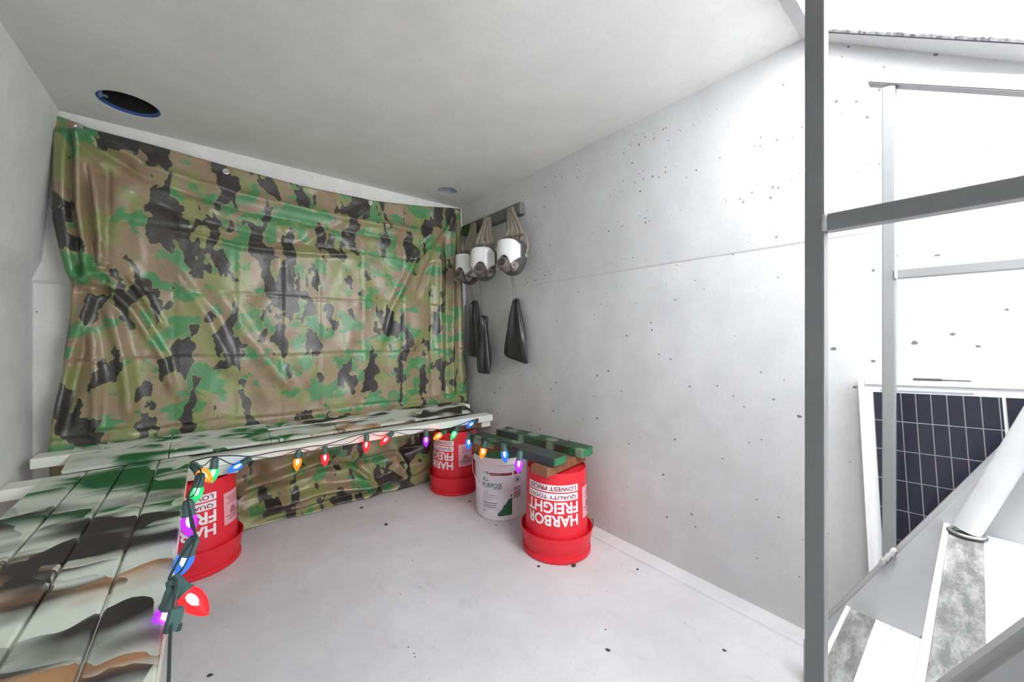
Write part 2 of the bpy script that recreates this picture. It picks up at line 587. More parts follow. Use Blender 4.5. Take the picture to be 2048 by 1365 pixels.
def xr(z): return 1.442 if z <= 1.230 else (1.439 + (1.365 - 1.439) * (z - 1.236) / (CEIL - 1.236) if z >= 1.236 else 1.439)
def xl(z): return -0.535 if z <= 1.16 else (-0.508 + (-0.45 + 0.508) * (z - 1.235) / (CEIL - 1.235) if z >= 1.235 else -0.508)
def yb(z): return 2.335 if z <= 1.15 else (2.32 + (2.25 - 2.32) * (z - 1.16) / (CEIL - 1.16) if z >= 1.16 else 2.32)


def wall_sheet(name, fn, levels, ycols, mat, flip, label):
    bm = bmesh.new()
    rows = []
    for y in ycols:
        top = roof_z(y) + 0.004
        zs = [min(z, top) for z in levels] + [top]
        rows.append([bm.verts.new((fn(min(z, CEIL)), y, z)) for z in zs])
    for a, b in zip(rows, rows[1:]):
        for k in range(len(a) - 1):
            q = (a[k], a[k + 1], b[k + 1], b[k])
            bm.faces.new(q if flip else q[::-1])
    bmesh.ops.remove_doubles(bm, verts=bm.verts, dist=1e-5)
    o = obj(name, bm, mat)
    md = o.modifiers.new('thickness', 'SOLIDIFY'); md.thickness = 0.10; md.offset = -1.0
    return tag(o, label, kind='structure')


YC = [FRONT, -0.612, -0.506, 0.0, FOLD, 1.0, 2.36]
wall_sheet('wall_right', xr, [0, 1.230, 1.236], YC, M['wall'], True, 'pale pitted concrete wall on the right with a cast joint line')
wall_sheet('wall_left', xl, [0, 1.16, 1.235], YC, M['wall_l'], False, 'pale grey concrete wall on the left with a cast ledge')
bm = bmesh.new()
zs = [0, 1.15, 1.16, CEIL + 0.004]
A = [bm.verts.new((xl(min(z, CEIL)) - 0.03, yb(min(z, CEIL)), z)) for z in zs]
B = [bm.verts.new((xr(min(z, CEIL)) + 0.03, yb(min(z, CEIL)), z)) for z in zs]
for k in range(3): bm.faces.new((A[k], B[k], B[k + 1], A[k + 1]))
o = obj('wall_back', bm, M['wall_b'])
md = o.modifiers.new('thickness', 'SOLIDIFY'); md.thickness = 0.10; md.offset = -1.0
tag(o, 'pale concrete end wall behind the camouflage tarp', kind='structure')
tag(obj('wall_front', mkbox(-0.64, 1.54, FRONT - 0.1, FRONT, 0, roof_z(FRONT)), M['wall_l']), 'low concrete wall under the sloped hatch slab', kind='structure')
tag(obj('floor', mkbox(-0.64, 1.54, FRONT - 0.1, 2.44, -0.12, 0), M['floor']), 'scuffed pale concrete floor', kind='structure')

# curbs where the wall meets the floor
bm = bmesh.new()
prism(bm, [(1.400, -0.002), (1.403, 0.006), (1.412, 0.010), (1.444, 0.031), (1.444, -0.002)], 1, FRONT, 2.33)
tag(obj('baseboard_right', bm, M['curb']), 'sloped concrete curb along the foot of the right wall', kind='structure')

# ceiling slab with two vent holes
VENTS = [(-0.232, 2.028, 0.088), (1.134, 2.030, 0.060)]


def slab_with_holes(bm, outer, holes, thick, n=40):
    loops = [[bm.verts.new(p) for p in outer]]
    for cx, cy, r in holes:
        loops.append([bm.verts.new((cx + r * math.cos(2 * math.pi * k / n), cy + r * math.sin(2 * math.pi * k / n), CEIL)) for k in range(n)])
    es = []
    for L in loops:
        for i in range(len(L)): es.append(bm.edges.new((L[i], L[(i + 1) % len(L)])))
    bmesh.ops.triangle_fill(bm, edges=es, use_beauty=True)
    r = bmesh.ops.extrude_face_region(bm, geom=list(bm.faces))
    bmesh.ops.translate(bm, verts=[v for v in r['geom'] if isinstance(v, bmesh.types.BMVert)], vec=(0, 0, thick))
    bmesh.ops.recalc_face_normals(bm, faces=bm.faces)


bm = bmesh.new()
slab_with_holes(bm, [(-0.55, FOLD, CEIL), (1.46, FOLD, CEIL), (1.46, 2.36, CEIL), (-0.55, 2.36, CEIL)], VENTS, 0.12)
tag(obj('ceiling', bm, M['ceil']), 'smooth grey concrete ceiling with two round vent holes', kind='structure')

# sloped slab with the hatch opening
HX0, HX1, HY0, HY1 = 0.57, 1.313, -1.22, 0.29  # left and lower edges, out of view, sized for the light let in
bm = bmesh.new()
xs = [-0.63, HX0, HX1, 1.54]; ys = [FRONT - 0.1, HY0, HY1, FOLD]
g = {}
for i, x in enumerate(xs):
    for j, y in enumerate(ys): g[i, j] = bm.verts.new((x, y, roof_z(y)))
for i in range(3):
    for j in range(3):
        if (i, j) != (1, 1): bm.faces.new((g[i, j], g[i, j + 1], g[i + 1, j + 1], g[i + 1, j]))
r = bmesh.ops.extrude_face_region(bm, geom=list(bm.faces))
bmesh.ops.translate(bm, verts=[v for v in r['geom'] if isinstance(v, bmesh.types.BMVert)], vec=(0, -0.05, 0.13))
bmesh.ops.recalc_face_normals(bm, faces=bm.faces)
tag(obj('ceiling_slope', bm, M['curb']), 'sloped concrete slab around the open hatch above the stairs', kind='structure')

# rough seal along the hatch edge
bm = bmesh.new()
prev = None
for i in range(321):
    y = HY0 + 0.02 + (HY1 - HY0 - 0.04) * i / 320
    z = roof_z(y)
    h = 0.003 + random.random() * 0.004
    ring = [bm.verts.new((HX1 - 0.006, y, z - 0.002)), bm.verts.new((HX1 + 0.001, y, z - 0.002)), bm.verts.new((HX1 + 0.001, y, z + h * 0.6)), bm.verts.new((HX1 - 0.005 - random.random() * 0.003, y, z + h))]
    if prev:
        for k in range(4): bm.faces.new((prev[k], prev[(k + 1) % 4], ring[(k + 1) % 4], ring[k]))
    prev = ring
bmesh.ops.recalc_face_normals(bm, faces=bm.faces)
tag(obj('trim_1', bm, M['bracket']), 'ragged dark seal along the hatch edge', kind='structure')

# ------------------------------------------------------------------ vent pipes in the ceiling
cx, cy, r = VENTS[0]
v = thing('vent_pipe', 'large blue-rimmed black vent hole in the ceiling above the tarp', 'vent', (cx, cy, CEIL))
bm = lathe(bmesh.new(), [(r - 0.001, 0.002), (r - 0.001, 0.30), (r - 0.006, 0.30), (r - 0.006, 0.002), (r - 0.001, 0.002)], 40)
obj('pipe', bm, M['blue'], v, True)
bm = bmesh.new()
lathe(bm, [(r - 0.0065, 0.013), (r - 0.0065, 0.298), (0, 0.298), (0, 0.296), (r - 0.009, 0.296), (r - 0.009, 0.013), (r - 0.0065, 0.013)], 40)
obj('liner', bm, M['black'], v, True)
bm = bmesh.new()
tube(bm, [(r * 0.86 * math.cos(a), r * 0.86 * math.sin(a), 0.006 + 0.02 * abs(math.sin(a * 3))) for a in [2.6 + 0.1 * k for k in range(14)]], 0.006, 6)
obj('tape_strip', bm, M['pale_blue'], v, True)
cx, cy, r = VENTS[1]
v = thing('vent_pipe', 'small pale blue vent hole in the ceiling beside the right wall', 'vent', (cx, cy, CEIL))
bm = lathe(bmesh.new(), [(r - 0.001, 0.002), (r - 0.001, 0.20), (r - 0.005, 0.20), (r - 0.005, 0.002), (r - 0.001, 0.002)], 40)
obj('pipe', bm, M['grey_pvc'], v, True)
bm = bmesh.new()
for k in range(13):
    pass
n = 20; rr = r - 0.0065
P = []
for k in range(n + 1):
    a = -1.9 + 2.6 * k / n
    P.append((rr * math.cos(a), rr * math.sin(a)))
prism(bm, P + [(x * 0.97, y * 0.97) for x, y in P[::-1]], 2, 0.01, 0.19)
obj('liner', bm, M['pale_blue'], v)
bm = lathe(bmesh.new(), [(0, 0.262), (r + 0.05, 0.232), (r + 0.05, 0.226), (0, 0.256)], 32)
cap = obj('sky_blocking_cap', bm, M['grey_pvc'], v, True)  # unseen cap added above the vent to hold back direct sky light
for k in range(3):
    a = 2 * math.pi * k / 3
    bm = tube(bmesh.new(), [((r - 0.003) * math.cos(a), (r - 0.003) * math.sin(a), 0.19), ((r - 0.003) * math.cos(a), (r - 0.003) * math.sin(a), 0.25)], 0.003, 6)
    obj('cap_bracket', bm, M['grey_pvc'], v)


# ------------------------------------------------------------------ camouflage tarp
def build_tarp():
    NX, NZ = 190, 230
    Yp = 2.236
    def xz(u, v):
        p = at(u, v, 1, Yp); return p.x, p.z
    top = [xz(*p) for p in ((109, 229), (155, 246), (180, 257), (300, 288), (450, 331), (600, 371), (750, 402), (850, 413), (921, 417))]
    left = [xz(*p) for p in ((108, 229), (106, 350), (108, 438), (126, 512), (144, 572), (140, 620), (125, 740), (110, 830), (95, 905))]
    left.append((left[-1][0] + 0.02, 0.004))
    right = [xz(*p) for p in ((921, 417), (925, 600), (930, 720), (936, 800))]
    right.append((right[-1][0] - 0.02, 0.004))
    tx = np.array([p[0] for p in top]); tz = np.array([p[1] for p in top])
    lz = np.array([p[1] for p in left])[::-1]; lx = np.array([p[0] for p in left])[::-1]
    rz = np.array([p[1] for p in right])[::-1]; rx = np.array([p[0] for p in right])[::-1]
    s = np.linspace(0, 1, NX)[None, :].repeat(NZ, 0)
    t = np.linspace(0, 1, NZ)[:, None].repeat(NX, 1)
    x_top = tx[0] + (tx[-1] - tx[0]) * s
    z_top = np.minimum(np.interp(x_top, tx, tz), 1.812)
    Z = z_top * (1 - t) + 0.004 * t
    L = np.interp(Z, lz, lx); R = np.interp(Z, rz, rx)
    X = L + (R - L) * s
    H = np.zeros_like(X)                     # height of the folds towards the room
    def ridge(pts, wd, amp, sharp=1.0, fade=0.12):
        nonlocal H
        q = np.array([xz(*p) for p in pts])
        best = np.full(X.shape, 9.0); par = np.zeros(X.shape); sgn = np.zeros(X.shape)
        seg = np.linalg.norm(np.diff(q, axis=0), axis=1); tot = seg.sum(); acc = 0
        for a, b, l in zip(q[:-1], q[1:], seg):
            d = (b - a) / l
            pr = np.clip((X - a[0]) * d[0] + (Z - a[1]) * d[1], 0, l)
            dist = np.hypot(X - a[0] - pr * d[0], Z - a[1] - pr * d[1])
            m = dist < best
            best = np.where(m, dist, best); par = np.where(m, (acc + pr) / tot, par)
            acc += l
        f = np.clip(par / fade, 0, 1) * np.clip((1 - par) / fade, 0, 1)
        H += amp * np.exp(-(best / wd) ** (2 * sharp)) * f
    # gathered pleats at the left edge
    ridge([(112, 250), (112, 440), (140, 560)], 0.014, 0.016, 0.7, 0.05)
    ridge([(135, 260), (128, 400), (150, 560)], 0.012, 0.026, 0.7, 0.05)
    ridge([(157, 258), (160, 420), (180, 560)], 0.013, 0.030, 0.7, 0.05)
    ridge([(146, 262), (143, 420), (165, 560)], 0.008, -0.018, 0.7, 0.05)
    ridge([(160, 258), (200, 420), (205, 540)], 0.018, 0.030, 0.8, 0.05)
    ridge([(175, 300), (182, 430), (192, 545)], 0.009, -0.022, 0.8, 0.05)
    ridge([(215, 330), (212, 470), (208, 600)], 0.012, -0.022, 0.8, 0.1)
    ridge([(150, 572), (200, 548), (230, 545)], 0.016, 0.030, 0.8, 0.2)
    ridge([(150, 590), (195, 575), (225, 590)], 0.010, -0.020, 0.8, 0.2)
    ridge([(195, 555), (165, 640), (130, 760), (105, 880)], 0.014, 0.024, 0.8, 0.15)
    ridge([(180, 640), (150, 760), (125, 880)], 0.018, -0.016, 0.8, 0.2)
    # tension folds fanning from the gather
    ridge([(200, 560), (265, 620), (330, 720), (350, 800)], 0.016, 0.022)
    ridge([(255, 545), (300, 610), (330, 660)], 0.012, 0.016)
    ridge([(215, 600), (250, 720), (265, 850)], 0.020, 0.020)
    ridge([(180, 640), (195, 760), (190, 880)], 0.016, 0.018)
    ridge([(330, 520), (420, 640), (470, 760)], 0.025, 0.016)
    ridge([(420, 560), (500, 680), (590, 790)], 0.035, 0.018)
    # hanging swags under the top edge
    ridge([(160, 258), (300, 335), (480, 390), (700, 440), (880, 470)], 0.020, 0.022, 0.8, 0.08)
    ridge([(165, 275), (300, 360), (480, 420), (700, 465), (860, 490)], 0.018, -0.014, 0.8, 0.08)
    ridge([(250, 380), (400, 440), (560, 480), (720, 500)], 0.030, -0.020, 0.9, 0.15)
    ridge([(330, 460), (480, 495), (600, 508), (722, 512)], 0.012, 0.020, 0.8, 0.12)
    ridge([(450, 345), (420, 420), (400, 480)], 0.020, 0.010)
    ridge([(742, 408), (640, 470), (560, 520)], 0.020, 0.010)
    ridge([(912, 424), (830, 520), (780, 620), (760, 700)], 0.020, 0.018)
    ridge([(912, 424), (870, 500), (830, 600)], 0.014, -0.012)
    # upright folds at the right edge
    ridge([(909, 424), (905, 560), (903, 700), (905, 800)], 0.014, 0.026, 0.8, 0.04)
    ridge([(880, 470), (880, 600), (882, 800)], 0.018, 0.020, 0.8, 0.1)
    ridge([(893, 460), (893, 600), (893, 800)], 0.010, -0.014, 0.8, 0.1)
    ridge([(918, 440), (920, 600), (926, 800)], 0.008, 0.014, 0.8, 0.05)
    ridge([(860, 560), (862, 700), (866, 800)], 0.016, -0.012, 0.8, 0.1)
    # below the bench
    ridge([(460, 985), (560, 950), (680, 905)], 0.020, 0.026)
    ridge([(460, 1010), (600, 950), (720, 925), (850, 890)], 0.016, -0.018)
    ridge([(480, 1030), (620, 985), (760, 965), (860, 930)], 0.018, 0.026)
    ridge([(500, 1050), (660, 1005), (800, 965)], 0.014, -0.018)
    ridge([(790, 895), (810, 930), (780, 960)], 0.016, 0.020)
    ridge([(720, 900), (700, 930), (740, 960)], 0.014, 0.016)
    # packing creases: sharp little valleys on a grid
    for v_ in (505, 603, 706, 812):
        zc = xz(722, v_)[1]
        wob = 0.004 * np.sin(X * 9 + v_)
        H += -0.006 * np.exp(-np.abs(Z - zc - wob) / 0.006) + 0.004 * np.exp(-np.abs(Z - zc - wob - 0.010) / 0.012)
    for u_ in (350, 470, 563, 638, 722, 805, 852):
        xc = xz(u_, 620)[0]
        H += (-0.005 * np.exp(-np.abs(X - xc) / 0.005) + 0.003 * np.exp(-np.abs(X - xc - 0.01) / 0.012)) * (Z > 0.45) * (Z < 1.5)
    rng = np.random.RandomState(5)
    for k in range(26):
        ang = rng.uniform(-0.9, 0.9); fx, fz = math.cos(ang), math.sin(ang)
        lam = rng.uniform(0.09, 0.35); ph = rng.uniform(0, 6.28)
        H += 0.0009 * (lam / 0.2) * np.sin((X * fx + Z * fz) * 2 * np.pi / lam + ph + 1.5 * np.sin(Z * 4 + k))
    # broad billow
    H += 0.022 * np.sin(np.pi * np.clip((Z - 0.5) / 1.2, 0, 1)) * np.sin(np.pi * s)
    edge = np.clip((z_top - Z) / 0.03, 0, 1)
    wall = 2.2495 + (2.335 - 2.25) * np.clip((CEIL - Z) / 0.66, 0, 1)
    base = np.minimum(wall - 0.008, Yp + 0.002)
    H = H * np.where(Z > 0.4, 1.05, 2.3) * np.where((s < 0.13) & (Z > 0.5), 1.5, 1.0)
    H = np.maximum(H, -(wall - 0.008 - base))
    lim = np.where((Z > 0.40) & (Z < 0.56), 0.006, 0.2)      # pressed behind the bench
    H = np.minimum(H, lim)
    Y = base - H * (0.25 + 0.75 * edge)
    # foot: kicks out a little over the floor
    Y -= 0.02 * np.clip((0.12 - Z) / 0.12, 0, 1)
    verts = np.stack([X, Y, Z], -1).reshape(-1, 3)
    me = bpy.data.meshes.new('tarp')
    idx = np.arange(NX * NZ).reshape(NZ, NX)
    faces = np.stack([idx[:-1, :-1], idx[1:, :-1], idx[1:, 1:], idx[:-1, 1:]], -1).reshape(-1, 4)
    root = Vector((0.45, 2.23, 0.0))
    me.from_pydata((verts - np.array(root)).tolist(), [], faces.tolist())
    uvl = me.uv_layers.new(name='UVMap')
    # cloth coordinates: metres along the cloth
    U = (s * 1.95); V = Z
    uvs = np.stack([U, V], -1).reshape(-1, 2)
    li = np.zeros(len(me.loops), dtype=np.int32); me.loops.foreach_get('vertex_index', li)
    uvl.data.foreach_set('uv', uvs[li].astype(np.float32).ravel())
    me.polygons.foreach_set('use_smooth', [True] * len(me.polygons))
    me.materials.append(M['tarp'])
    o = thing('camouflage_tarp', 'glossy woodland camouflage tarp hung over the whole end wall', 'tarp', root)
    sh = link(bpy.data.objects.new('sheet', me), o)
    md = sh.modifiers.new('thickness', 'SOLIDIFY'); md.thickness = 0.001; md.offset = 0
    Yg = Y.reshape(NZ, NX)
    for u_, v_ in ((157, 256), (452, 343), (742, 406), (913, 424)):
        x, z = xz(u_, v_)
        k = np.argmin((X - x) ** 2 + (Z - z) ** 2)
        yy = Yg.ravel()[k] - 0.0015
        Mx = Matrix.Translation(Vector((x, yy, z)) - root) @ Matrix.Rotation(math.pi / 2, 4, 'X')
        bm = lathe(bmesh.new(), [(0.006, 0.0), (0.0075, 0.002), (0.0125, 0.002), (0.0135, 0.0), (0.006, 0.0)], 20, Mx)
        gm = obj('grommet', bm, M['metal'], o, True)
        bm = lathe(bmesh.new(), [(0, 0.006), (0.004, 0.005), (0.004, -0.02), (0, -0.02)], 10, Mx)
        obj('nail_head', bm, M['metal'], gm, True)


build_tarp()

# ------------------------------------------------------------------ benches
FR_A, FR_B = Vector((-0.531, 1.989, 0.403)), Vector((1.405, 1.934, 0.403))     # front edge of the front rail


def beam(name, a, b, width, thick, mat, parent, off, bev=0.003, over=None):
    """board lying flat from a to b; a,b = front lower edge; width goes to +normal"""
    a = Vector(a); b = Vector(b)
    d = b - a; L = d.length
    ang = math.atan2(d.y, d.x); pit = math.atan2(d.z, math.hypot(d.x, d.y))
    T = Matrix.Translation(a - Vector(off)) @ Matrix.Rotation(ang, 4, 'Z') @ Matrix.Rotation(-pit, 4, 'Y')
    return obj(name, mkbox(0, L, 0, width, 0, thick, M=T, bev=bev), mat, parent)


bo = Vector((0.45, 2.08, 0.0))
bench = thing('back_bench', 'long low spray-painted plank bench along the camouflage tarp', 'bench', bo)
beam('front_rail', FR_A, FR_B, 0.089, 0.038, M['mintwood'], bench, bo)
beam('rear_rail', (-0.497, 2.134, 0.462), (1.345, 2.108, 0.450), 0.089, 0.038, M['mintwood'], bench, bo)
# seat boards, tilted: front lower than back
cuts = [(-0.400, -0.122), (-0.119, 0.222), (0.224, 0.505), (0.508, 1.30)]
for k, (x0, x1) in enumerate(cuts):
    bm = bmesh.new()
    def fy(x): return 2.020 - 0.012 * (x + 0.4)
    def ry(x): return 2.200 - 0.012 * (x + 0.4)
    zf = 0.4555 + 0.0008 * (k % 2); zr = 0.5035 - 0.004 * k + 0.001 * (k % 2); th = 0.012
    vs = [bm.verts.new(p) for p in ((x0, fy(x0), zf), (x1, fy(x1), zf), (x1, ry(x1), zr), (x0, ry(x0), zr),
                                    (x0, fy(x0), zf + th), (x1, fy(x1), zf + th), (x1, ry(x1), zr + th), (x0, ry(x0), zr + th))]
    for f in ((3, 2, 1, 0), (4, 5, 6, 7), (0, 1, 5, 4), (1, 2, 6, 5), (2, 3, 7, 6), (3, 0, 4, 7)): bm.faces.new([vs[i] for i in f])
    bmesh.ops.bevel(bm, geom=list(bm.edges), offset=0.0012, segments=1, affect='EDGES')
    obj('plank', bm, M['back_bench'], bench, off=bo)
# blocks between the buckets and the rails
for x, mat in ((-0.02, M['cream']), (1.245, M['rawwood'])):
    obj('support_block', mkbox(x - 0.10, x + 0.12, 1.962, 2.05, 0.366, 0.4028, bev=0.002), mat, bench, off=bo)
obj('support_block', mkbox(1.335, 1.400, 1.955, 2.02, 0.366, 0.4028, bev=0.002), M['mintwood'], bench, off=bo)
for x in (-0.02, 1.20):
    obj('rear_post', mkbox(x - 0.05, x + 0.05, 2.11, 2.148, 0.366, 0.449 + (0.009 if x < 0 else 0.001), bev=0.002), M['rawwood'], bench, off=bo)

so = Vector((-0.25, 1.2, 0.0))
side = thing('side_bench', 'grooved spray-painted plank bench top in the left foreground', 'bench', so)
gx = [-0.440, -0.339, -0.2425, -0.147, -0.055]
for a, b in zip(gx, gx[1:]):
    x0, x1 = a + 0.0022, b - 0.0022
    bm = bmesh.new()
    prism(bm, [(x0, 0.4415), (x1, 0.4415), (x1, 0.4505), (x1 - 0.0045, 0.4550), (x0 + 0.0045, 0.4550), (x0, 0.4505)], 1, 0.10, 2.012)
    obj('plank', bm, M['left_bench'], side, off=so)
obj('backing_batten', mkbox(-0.436, -0.060, 0.16, 0.249, 0.403, 0.441, bev=0.002), M['mintwood'], side, off=so)
obj('backing_batten', mkbox(-0.436, -0.060, 1.06, 1.149, 0.403, 0.441, bev=0.002), M['mintwood'], side, off=so)
bm = mkbox(-0.0572, -0.0545, 0.10, 2.012, 0.4415, 0.4515)
obj('edge_strip', bm, M['cream'], side, off=so)

# camo plank seat across two buckets
p0 = Vector((1.12, 1.35, 0.0))
seat = thing('plank_seat', 'low seat of two dark green camouflage boards across two buckets', 'seat', p0)
for a, b in (((1.028, 1.612), (1.095, 1.086)), ((1.200, 1.626), (1.274, 1.090))):
    d = Vector((b[0] - a[0], b[1] - a[1], 0)); L = d.length; ang = math.atan2(d.y, d.x)
    T = Matrix.Translation(Vector((a[0], a[1], 0.403)) - p0) @ Matrix.Rotation(ang, 4, 'Z')
    brd = obj('board', mkbox(0, L, 0, 0.089, 0, 0.038, M=T, bev=0.004), M['green_board'], seat)
    obj('board_end', mkbox(L - 0.001, L + 0.0008, 0.006, 0.083, 0.005, 0.034, M=T), M['green_end'], brd)
T = Matrix.Rotation(math.radians(8), 4, 'Z')
obj('crosspiece', mkbox(-0.145, 0.145, -0.044, 0.044, 0.3662, 0.4025, M=Matrix.Translation(Vector((1.205, 1.160, 0)) - p0) @ T, bev=0.003), M['rawwood'], seat)
obj('crosspiece', mkbox(-0.140, 0.130, -0.044, 0.044, 0.3662, 0.4025, M=Matrix.Translation(Vector((1.18, 1.585, 0)) - p0) @ T, bev=0.003), M['rawwood'], seat)


# ------------------------------------------------------------------ buckets
def text_bm(s, size, bold=0.012, sx=1.0, spacing=1.0):
    cu = bpy.data.curves.new('t', 'FONT')
    cu.body = s; cu.size = size; cu.offset = bold * size; cu.align_x = 'CENTER'; cu.resolution_u = 3; cu.space_character = spacing
    o = bpy.data.objects.new('t', cu)
    COL.objects.link(o)
    bpy.context.view_layer.update()
    me = bpy.data.meshes.new_from_object(o.evaluated_get(bpy.context.evaluated_depsgraph_get()))
    bpy.data.objects.remove(o); bpy.data.curves.remove(cu)
    bm = bmesh.new(); bm.from_mesh(me); bpy.data.meshes.remove(me)
    bmesh.ops.remove_doubles(bm, verts=bm.verts, dist=1e-6)
    xs = [v.co.x for v in bm.verts]; ys = [v.co.y for v in bm.verts]
    cx = (min(xs) + max(xs)) / 2
    for v in bm.verts: v.co = Vector(((v.co.x - cx) * sx, v.co.y - min(ys), 0))
    return bm


def fit_text(s, width, height, bold=0.012):
    bm = text_bm(s, 1.0, bold)
    xs = [v.co.x for v in bm.verts]; ys = [v.co.y for v in bm.verts]
    kx = width / (max(xs) - min(xs)); ky = height / (max(ys) - min(ys))
    for v in bm.verts: v.co.x *= kx; v.co.y *= ky
    # cut into narrow strips so that it can be wrapped round a bucket
    x = -width / 2 + 0.006
    while x < width / 2:
        bmesh.ops.bisect_plane(bm, geom=list(bm.verts) + list(bm.edges) + list(bm.faces), plane_co=(x, 0, 0), plane_no=(1, 0, 0))
        x += 0.006
    return bm


def wrap(bm, phi0, z0, rad, lift, inverted):
    sg = -1 if inverted else 1
    for v in bm.verts:
        z = z0 + sg * v.co.y
        r = rad(z) + lift
        ph = phi0 + sg * v.co.x / rad(z0)
        v.co = Vector((r * math.cos(ph), r * math.sin(ph), z))
    bmesh.ops.recalc_face_normals(bm, faces=bm.faces)
    for f in bm.faces:
        c = f.calc_center_median()
        if f.normal.dot(Vector((c.x, c.y, 0))) < 0: f.normal_flip()
    return bm


def patch(x0, x1, y0, y1, n=None):
    bm = bmesh.new()
    n = n or max(2, int(abs(x1 - x0) / 0.008))
    A = [bm.verts.new((x0 + (x1 - x0) * i / n, y0, 0)) for i in range(n + 1)]
    B = [bm.verts.new((x0 + (x1 - x0) * i / n, y1, 0)) for i in range(n + 1)]
    for i in range(n): bm.faces.new((A[i], A[i + 1], B[i + 1], B[i]))
    return bm


def merge(bms):
    out = bmesh.new()
    for b in bms:
        me = bpy.data.meshes.new('tmp'); b.to_mesh(me); b.free(); out.from_mesh(me); bpy.data.meshes.remove(me)
    return out


def red_wall(z): return 0.1390 - (z - 0.08) * (0.1390 - 0.1300) / 0.272


def red_bucket(loc, left_deg, label, handle=True):
    b = thing('bucket', label, 'bucket', loc, group='upturned red buckets')
    prof = [(0.1495, 0.0), (0.1512, 0.003), (0.1515, 0.012), (0.1500, 0.019), (0.1440, 0.0205), (0.1440, 0.044), (0.1500, 0.0455), (0.1505, 0.056),
            (0.1590, 0.100), (0.1585, 0.104), (0.1565, 0.103), (0.1470, 0.066), (0.1410, 0.070), (0.1390, 0.080), (0.1300, 0.352), (0.1300, 0.361),
            (0.1285, 0.365), (0.1265, 0.3645), (0.1250, 0.358), (0.1235, 0.356), (0.0, 0.356), (0.0, 0.352), (0.126, 0.350), (0.1360, 0.070), (0.1450, 0.0), (0.1495, 0.0)]
    auto(obj('shell', lathe(bmesh.new(), prof, 72), M['red'], b), 40)
    phi = math.atan2(loc[1], loc[0]) + math.pi - math.radians(left_deg)
    W = 0.235
    z = 0.150
    L = []
    for s_, h, boxed in (('HARBOR', 0.046, 0), ('FREIGHT', 0.048, 0), ('QUALITY TOOLS', 0.029, 1), ('LOWEST PRICES', 0.029, 1)):
        if not boxed:
            L.append(wrap(fit_text(s_, W, h, 0.030), phi, z + h, red_wall, 0.0010, True))
            z += h + 0.006
        else:
            L.append(wrap(patch(-W / 2, W / 2, 0, h), phi, z + h, red_wall, 0.0009, True))
            t = wrap(fit_text(s_, W * 0.91, h * 0.62, 0.022), phi, z + h * 0.81, red_wall, 0.0018, True)
            L.append(('red', t)); z += h + 0.005
    obj('white_lettering', merge([x for x in L if not isinstance(x, tuple)]), M['print_white'], b)
    obj('boxed_lettering', merge([x[1] for x in L if isinstance(x, tuple)]), M['print_red'], b)
    ph2 = phi + math.radians(83)
    lab = obj('warning_label', wrap(patch(-0.045, 0.045, 0, 0.13), ph2, 0.165 + 0.13, red_wall, 0.0010, True), M['pink_label'], b)
    lines = [wrap(patch(-0.040, 0.040 - random.random() * 0.03, 0, 0.003), ph2, 0.185 + 0.0075 * k, red_wall, 0.0015, True) for k in range(4)]
    lines += [wrap(patch(-0.040, 0.038 - random.random() * 0.02, 0, 0.0022), ph2, 0.250 + 0.007 * k, red_wall, 0.0015, True) for k in range(5)]
    lines += [wrap(patch(-0.02 + 0.004 * k, 0.02 - 0.003 * k, 0, 0.004), ph2, 0.214 + 0.006 * k, red_wall, 0.0015, True) for k in range(4)]
    obj('fine_print', merge(lines), M['print_maroon'], lab)
    if handle:
        a = math.atan2(loc[1], loc[0]) + math.pi + math.radians(100)
        c, s_ = math.cos(a), math.sin(a)
        pts = [(0.1575 * c, 0.1575 * s_, 0.060), (0.166 * c, 0.166 * s_, 0.075), (0.168 * c, 0.168 * s_, 0.10), (0.163 * c, 0.163 * s_, 0.115), (0.1585 * c, 0.1585 * s_, 0.108)]
        obj('handle_wire', tube(bmesh.new(), pts, 0.0018, 6), M['bracket'], b, True)
    return b


red_bucket((1.219, 1.193, 0.001), 9, 'red upturned bucket nearest the wall, under the front of the plank seat')
red_bucket((1.202, 2.055, 0.001), 55, 'red upturned bucket under the far right end of the back bench', False)
red_bucket((-0.036, 2.035, 0.001), 24, 'red upturned bucket under the corner where both benches meet', False)


def white_wall(z): return 0.131 + z * (0.0135 / 0.36)


wb = (1.237, 1.628, 0.001)
b = thing('white_bucket', 'white plastic joint compound bucket with green sprayed rim', 'bucket', wb)
prof = [(0, 0.004), (0.126, 0.004), (0.1285, 0.0), (0.1315, 0.003)]
prof += [(white_wall(z), z) for z in (0.01, 0.28)]
prof += [(0.1480, 0.285), (0.1500, 0.290), (0.1480, 0.296), (0.1440, 0.302), (0.1445, 0.318)]
prof += [(0.1455, 0.320), (0.1390, 0.320), (0.1290, 0.012), (0, 0.010)]
auto(obj('shell', lathe(bmesh.new(), prof, 72), M['white_plastic'], b), 40)
prof = [(0.1465, 0.3205), (0.1500, 0.324), (0.1510, 0.334), (0.1490, 0.346), (0.1500, 0.352), (0.1490, 0.362), (0.1455, 0.365), (0.1420, 0.362), (0.1400, 0.3205), (0.1465, 0.3205)]
auto(obj('green_rim', lathe(bmesh.new(), prof, 72), M['lid_green'], b), 40)
obj('inner_lid', lathe(bmesh.new(), [(0, 0.338), (0.139, 0.338), (0.139, 0.334), (0, 0.334)], 48), M['orange_rim'], b)
phi = math.atan2(wb[1], wb[0]) + math.pi
print_g = []
LW = lambda bm, z, l=0.0009: wrap(bm, phi, z, white_wall, l, False)
def shift(bm, dx):
    for v in bm.verts: v.co.x += dx
    return bm
obj('red_bar', LW(patch(-0.060, 0.058, 0, 0.0135), 0.232), M['print_maroon'], b)
obj('bar_lettering', LW(shift(fit_text('SHEETROCK', 0.056, 0.0068, 0.01), -0.028), 0.2355, 0.0016), M['pink_label'], b)
